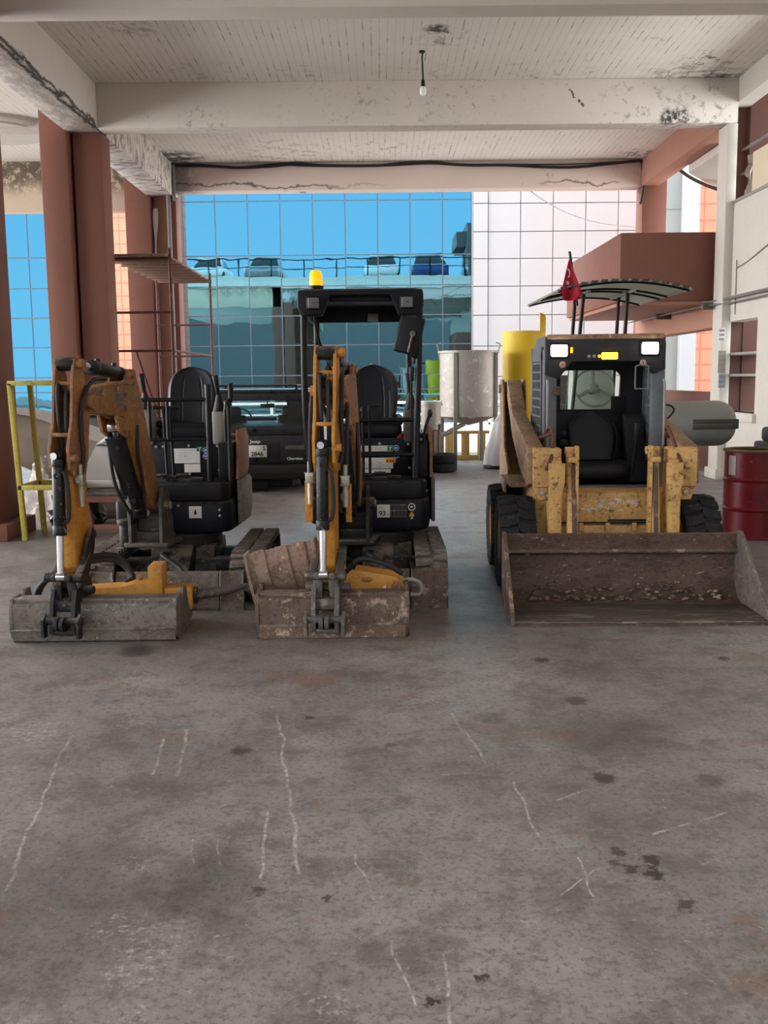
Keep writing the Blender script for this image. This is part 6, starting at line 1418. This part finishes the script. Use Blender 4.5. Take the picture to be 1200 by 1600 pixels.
MB().hexa([V((.45, 1.0, zbelt)), V((.85, 1.0, zbelt)), V((.85, 1.06, zbelt)), V((.45, 1.06, zbelt))], [V((.45, 1.0, gl-.08)), V((.74, 1.0, gl-.08)), V((.74, 1.06, gl-.08)), V((.45, 1.06, gl-.08))]).done('seat_belt_pillar', 'jeep_trim', J)
# ------------------------------------------------------------ steel vessels, bin and scrap by the far edge
def vessel(label, pxl, pxr, pyt, pyb, Y, legz_px, grp, big):
    c = W((pxl+pxr)/2, pyb, Y); r = (W(pxr, pyb, Y).x-W(pxl, pyb, Y).x)/2*.93; zt_ = W((pxl+pxr)/2, pyt, Y).z; zb2 = c.z
    Vt = thing('steel_tank', label, 'tank', (c.x, Y, 0))
    pr = [(0, zb2-.16*(r/.5)), (r*.5, zb2-.10*(r/.5)), (r, zb2), (r, zt_-.02), (r+.035, zt_-.02), (r+.035, zt_+.02), (r-.02, zt_+.02), (r-.02, zb2+.02), (0, zb2-.06)]
    MB().lathe(pr, seg=48).done('vessel_body', 'stainless', Vt, ang=40)
    for k in range(4):
        a = PI/4+PI/2*k+.25; x, y = (r+.02)*math.cos(a), (r+.02)*math.sin(a)
        MB().box(x-.035 if big else x-.02, x+.035 if big else x+.02, y-.035, y+.035, 0, zt_-.02 if big else zb2+.1, .006).done('leg', 'galv', Vt)
    if big:
        MB().cyl((-.1, -r*.3, zb2-.14), (-r*1.25, -r*.75, zb2-.42), .045, seg=14).done('outlet_pipe', 'galv', Vt)
        for s in (-1, 1): MB().tube([(s*(r+.01), 0, zt_-.03), (s*(r+.05), 0, zt_+.15), (s*(r-.02), .03, zt_+.17)], .014, 8).done('lifting_eye', 'galv', Vt)
        MB().box(-.05, .07, -r-.03, -r+.02, zb2-.03, zb2+.01, .006).done('drain_lug', 'galv', Vt)
    else:
        MB().lathe([(0, zt_+.02), (r+.02, zt_+.02), (r+.02, zt_+.05), (0, zt_+.07)], seg=40).done('lid', 'stainless', Vt)
        MB().tube([(-.1, 0, zt_+.06), (-.1, 0, zt_+.13), (.1, 0, zt_+.13), (.1, 0, zt_+.06)], .012, 8).done('lid_handle', 'galv', Vt)
    return Vt
vessel('large round stainless tank on four tall legs by far edge', 684, 780, 550, 650, 18.9, 727, None, True)
vessel('small round stainless tank on legs beside the large tank', 657, 690, 632, 671, 17.6, 725, None, False)
Y = 19.5; bl = W(785, 600, Y); br = W(851, 600, Y); r = (br.x-bl.x)/2; cx = (bl.x+br.x)/2; zt_ = W(818, 518, Y).z; z2 = W(842, 490, Y).z
bn = thing('yellow_bin', 'tall yellow round hopper standing behind the loader arm', 'hopper', (cx, Y, 0))
MB().lathe([(r*.5, .55), (r, 1.0), (r, zt_), (r-.02, zt_), (r-.02, 1.0), (r*.45, .57)], seg=48, closed=True).done('hopper_body', 'silo_yellow', bn, ang=40)
MB().grid(lambda u, v: V(((r+.006)*math.cos(-.9+.9*u), (r+.006)*math.sin(-.9+.9*u), zt_-.02+(z2-zt_+.02)*v*(1-.25*u))), 10, 4, .02).done('raised_lip', 'silo_yellow', bn)
for k in range(4):
    a = PI/4+PI/2*k; MB().box(r*math.cos(a)-.03, r*math.cos(a)+.03, r*math.sin(a)-.03, r*math.sin(a)+.03, 0, 1.1, .005).done('leg', 'silo_yellow', bn)
MB().lathe([(r*.47, .56), (r*.47, .45), (r*.3, .45), (r*.3, .56)], seg=24, closed=True).done('outlet', 'silo_yellow', bn)
# wooden crate fence standing behind the tank
g0, g1 = W(694, 727, 19.6), W(764, 727, 19.6)
wf = thing('crate_frame', 'open wooden crate side standing under the large tank', 'crate', (g0.x, 19.6, 0))
Lw = g1.x-g0.x; hz = W(730, 673, 19.6).z
MB().box(-.02, Lw, -.04, .04, hz-.06, hz, .005).done('top_rail', 'wood', wf); MB().box(-.02, Lw, -.04, .04, 0.0, .09, .005).done('bottom_rail', 'wood', wf)
for q in (.02, .06+.0): pass
for (px, w_) in ((699, .09), (706, .10), (727, .16), (752, .16)):
    x = W(px, 700, 19.6).x-g0.x; MB().box(x-w_/2, x+w_/2, -.03, .0, .05, hz-.03, .005).done('board', 'wood', wf)
# pale tarp over something left of the loader
tp = thing('covered_heap', 'pale grey tarp draped over a heap left of the loader arm', 'tarp', (W(790, 720, 17.7).x, 17.7, 0))
q = crumple('tarp_cover', 'tarp_white', (0, 0, .05), .40, .38, 1.0, 31, 'x', 'x', .35); del q['label']; del q['category']; q.parent = tp
for v in q.data.vertices: v.co.x *= 1-.35*v.co.z
MB().lathe([(.36, 0), (.40, .02), (.40, .06), (.36, .08)], seg=32, closed=True).done('black_hem', 'bag_black', tp)
# bench end, brown post and tyres near the small tank
q0 = W(668, 735, 16.6); be = thing('bench_end', 'black cast iron bench end standing before the small steel tank', 'bench', (q0.x, 16.6, 0))
MB().prism([(-.10, .66), (.10, .68), (.09, .45), (.05, .25), (.07, .0), (-.02, .0), (-.10, .2), (-.09, .40), (.0, .5)], 'y', -.04, .04, .01).done('cast_leg', 'frame_black', be)
for k in range(4): MB().box(-.11, .02, -.04, .55, .36+.08*k, .40+.08*k, .004).done('slat', 'white', be)
q0 = W(681, 727, 18.1); bp = thing('brown_bollard', 'red brown post between the small tank legs', 'post', (q0.x, 18.15, 0)); MB().box(-.07, .07, -.07, .07, 0, .72, .01).done('shaft', 'red_wood', bp)
MB().box(-.1, .1, -.1, .1, 0, .12, .01).done('foot', 'galv', bp)
for k, lab in enumerate(('lower scrap tyre lying beside the small steel tank', 'upper scrap tyre of the pair beside the small steel tank')):
    o = MB().lathe([(.14, -.07), (.2, -.08), (.25, -.06), (.26, 0), (.25, .06), (.2, .08), (.14, .07)], (0, 0, 0), 'z', 32, True).done('scrap_tyre', 'tyre', ang=50); o.location = (W(691, 727, 17.05).x, 17.05, .08+.16*k); tag(o, lab, 'tyre')
# outer railing beyond the garage edge
rl = thing('yard_railing', 'white bar railing outside between garage edge and glass building', 'railing', (0, 27.5, 0))
for z in (.35, .62, .95): MB().box(-6, 9, -.03, .03, z-.035, z+.035, .005).done('rail_bar', 'white', rl)
for k in range(11): MB().box(-6+k*1.5, -5.93+k*1.5, -.03, .03, 0, 1.0, .005).done('rail_post', 'white', rl)
M['jeans'] = mat('faded_blue_print', S(110, 124, 150), .6)
# ------------------------------------------------------------ bulb, cables, pipe, notices
q = W(661, 143, 14.0); q1 = W(659, 52, 14.0)
bu = thing('hanging_bulb', 'bare bulb hanging on a twisted wire before the middle beam', 'lamp', (q.x, 14.0, q.z))
dzb = ZC-q.z
MB().tube([(0, 0, .14), (.0, 0, .20), (-.01, 0, .45), (.012, 0, .55), (-.015, 0, .8), (-.012, 0, dzb)], .011, 8, smooth=6).done('wire', 'cable', bu)
MB().cyl((0, 0, .05), (0, 0, .15), .03, .022, seg=16, bev=.004).done('lamp_holder', 'frame_black', bu)
MB().lathe([(0, -.055), (.03, -.05), (.042, -.02), (.042, .03), (.03, .06), (0, .06)], seg=24).done('bulb', 'bulb', bu)
MB().cyl((-.012, 0, dzb-.02), (-.012, 0, dzb), .04, seg=16).done('ceiling_hook', 'frame_black', bu)
yc = Y3-.04
pts = [W(x, y, yc) for x, y in ((268, 253), (275, 256), (300, 259), (340, 260), (372, 262), (420, 260), (452, 256), (470, 258), (520, 259), (580, 259), (640, 256), (652, 252), (680, 255), (730, 258), (790, 258), (850, 261), (900, 261), (950, 256), (990, 246), (1001, 245), (1004, 260), (1006, 290), (1003, 312), (1000, 318))]
pts = [V((p_.x, yc+.004*math.sin(i*2), min(p_.z, 5.90))) for i, p_ in enumerate(pts)]
tag(MB().tube(pts, .028, 8, smooth=5).done('sagging_cable', 'cable'), 'thick black cable sagging along the far peeling beam', 'cable')
pts2 = [V((p_.x, yc-.055, min(5.92, p_.z+.03*math.sin(i*1.3)+.02))) for i, p_ in enumerate(pts[:-3])]
tag(MB().tube(pts2, .014, 8, smooth=5).done('thin_cable', 'cable'), 'thin black cable twisting above the thick one along far beam', 'cable')
dpx = W(263, 300, Y3-.1); tag(MB().cyl((dpx.x, Y3-.12, 0), (dpx.x, Y3-.12, 5.9), .045, seg=14).cyl((dpx.x+.12, Y3-.12, 5.2), (dpx.x+.12, Y3-.12, 5.9), .03, seg=12).done('drain_pipe', 'pipe'), 'brown grey pipe running down the far left column', 'pipe')
a, b2 = W(1203, 454, 14.15), W(1000, 500, 20.7)
XP_ = XR-.06
pipe = thing('wall_pipe', 'grey pipe pair running along side wall and ramp beam', 'pipe', (XP_, 14.0, 0))
za = W(1200, 456, 14.1).z; zb3 = W(1003, 499, 20.6).z
sl_ = (zb3-za)/6.5
MB().tube([(-.04, -18, za), (-.04, 1.3, za), (-.06, 1.9, za), (-.22, 2.1, za), (-.22, 6.7, za)], .022, 10).done('main_pipe', 'pipe', pipe)
MB().tube([(-.02, -18, za-.07), (-.02, 1.25, za-.07), (-.2, 1.75, za-.07), (-.2, 6.7, za-.07)], .012, 8).done('conduit', 'pipe', pipe)
for y in (1.7, 4.3): MB().box(-.26, .02 if y > 2 else -.1, y-.05, y+.05, za-.13, za-.03, .01).done('pipe_bracket', 'steel_dark', pipe)
xw = W(1147, 420, 15.6)
tag(MB().tube([(XR-.012, 15.1, W(1145, 425, 15.5).z+.02), (XR-.012, 14.6, W(1170, 415, 14.9).z+.05), (XR-.012, 13.6, W(1200, 400, 14.1).z+.2)], .009, 8, smooth=6).tube([(XR-.012, 15.12, 3.3), (XR-.012, 15.12, 2.5)], .009, 8).done('wall_cable', 'galv'), 'grey cable climbing across the side wall below upper opening', 'cable')
tag(MB().tube([W(1050, 256, 20.7), W(1075, 275, 19.5), W(1100, 288, 18.3), W(1127, 298, 17.0)], .03, 8, smooth=6).done('overhead_cable', 'cable'), 'dark cable strung across the side opening under the stair flight', 'cable')
tag(MB().tube([W(826, 296, 21.3), W(850, 313, 24), W(890, 334, 28), W(940, 349, 31.5), W(1003, 356, 34.6)], .012, 6, smooth=6).done('overhead_wire', 'pipe'), 'thin wire crossing before the white panelled wall', 'cable')
for (y0, y1, lab, n) in ((512, 532, 'white paper notice at top of the white corner column', 3), (548, 583, 'brownish paper notice in the middle of the corner column', 5), (584, 606, 'lowest bluish paper notice on the white corner column', 3)):
    p0, p1 = W(1121, y0, 15.33), W(1131, y1, 15.33); w_ = (p1.x-p0.x)/2; h_ = (p0.z-p1.z)/2
    nt = thing('paper_notice', lab, 'notice', ((p0.x+p1.x)/2+.02, 15.335, (p0.z+p1.z)/2))
    MB().box(-w_, w_, -.002, .004, -h_, h_).done('sheet', {512: 'decal', 548: 'tarp', 584: 'galv'}[y0], nt, smooth=False)
    ln = MB()
    for k in range(n): z = h_-(k+.6)*2*h_/n; ln.box(-w_*.75, w_*.75, -.004, -.002, z-.022, z+.012)
    ln.done('print', 'ink_grey' if y0 != 584 else 'jeans', nt, smooth=False)
# ------------------------------------------------------------ cars on the roof deck (mirrored in the glass opposite) and an unseen wall added behind the camera
M['car_white'] = mat('car_white', S(222, 224, 226), .25, var=.02); M['car_silver'] = mat('car_silver', S(150, 154, 158), .25, metal=.4, var=.03); M['car_blue'] = mat('car_blue', S(50, 70, 120), .25, var=.03)
M['dark_glass'] = mat('dark_car_glass', S(26, 30, 34), .08, var=.05)
def car(x, y, col, label):
    c = thing('roof_car', label, 'car', (x, y, 6.3), 0, 'cars on the roof parking')
    MB().prism([(-2.1, .35), (2.1, .35), (2.1, .70), (1.9, .84), (.9, .92), (-1.9, .95), (-2.1, .85)], 'x', -.85, .85, .08).done('car_body', col, c, ang=50)
    MB().hexa([V((-.78, -1.7, .9)), V((.78, -1.7, .9)), V((.78, 1.1, .9)), V((-.78, 1.1, .9))], [V((-.6, -1.2, 1.42)), V((.6, -1.2, 1.42)), V((.6, .35, 1.42)), V((-.6, .35, 1.42))], .05).done('car_window', 'dark_glass', c, ang=50)
    MB().box(-.6, .6, -1.15, .3, 1.40, 1.45, .02).done('car_roof', col, c)
    for sx in (-1, 1):
        for yy in (-1.3, 1.3): MB().cyl((sx*.70, yy, .32), (sx*.88, yy, .32), .32, seg=24, bev=.02).done('tyre', 'tyre', c)
for i, (x, col, lab) in enumerate(((-8.5, 'car_white', 'white'), (-5.6, 'car_silver', 'silver'), (.2, 'car_white', 'white'), (2.6, 'car_blue', 'blue'), (5.2, 'car_silver', 'silver'))):
    car(x, 18.4, col, '%s car on the roof deck mirrored in the glass, %s' % (lab, ('far left of the row', 'second from the left', 'middle of the row', 'the dark one', 'right end of the row')[i]))
struct(MB().box(-26, 26, -27, -26, 0, 9).done('wall_rear_added', 'rear_wall'), 'unseen building added behind the camera to darken the glass reflection', 'building')  # added out of view so the glass mirrors something dark
struct(MB().box(-60, 60, -60, -9, -.3, -.005).done('ground', 'yard'), 'dark paving on the camera side of the garage', 'ground')

SC.cycles.use_denoising = True
SC.cycles.max_bounces = 8
SC.cycles.diffuse_bounces = 5
SC.cycles.caustics_reflective = False; SC.cycles.caustics_refractive = False
SC.view_settings.exposure = 0.95
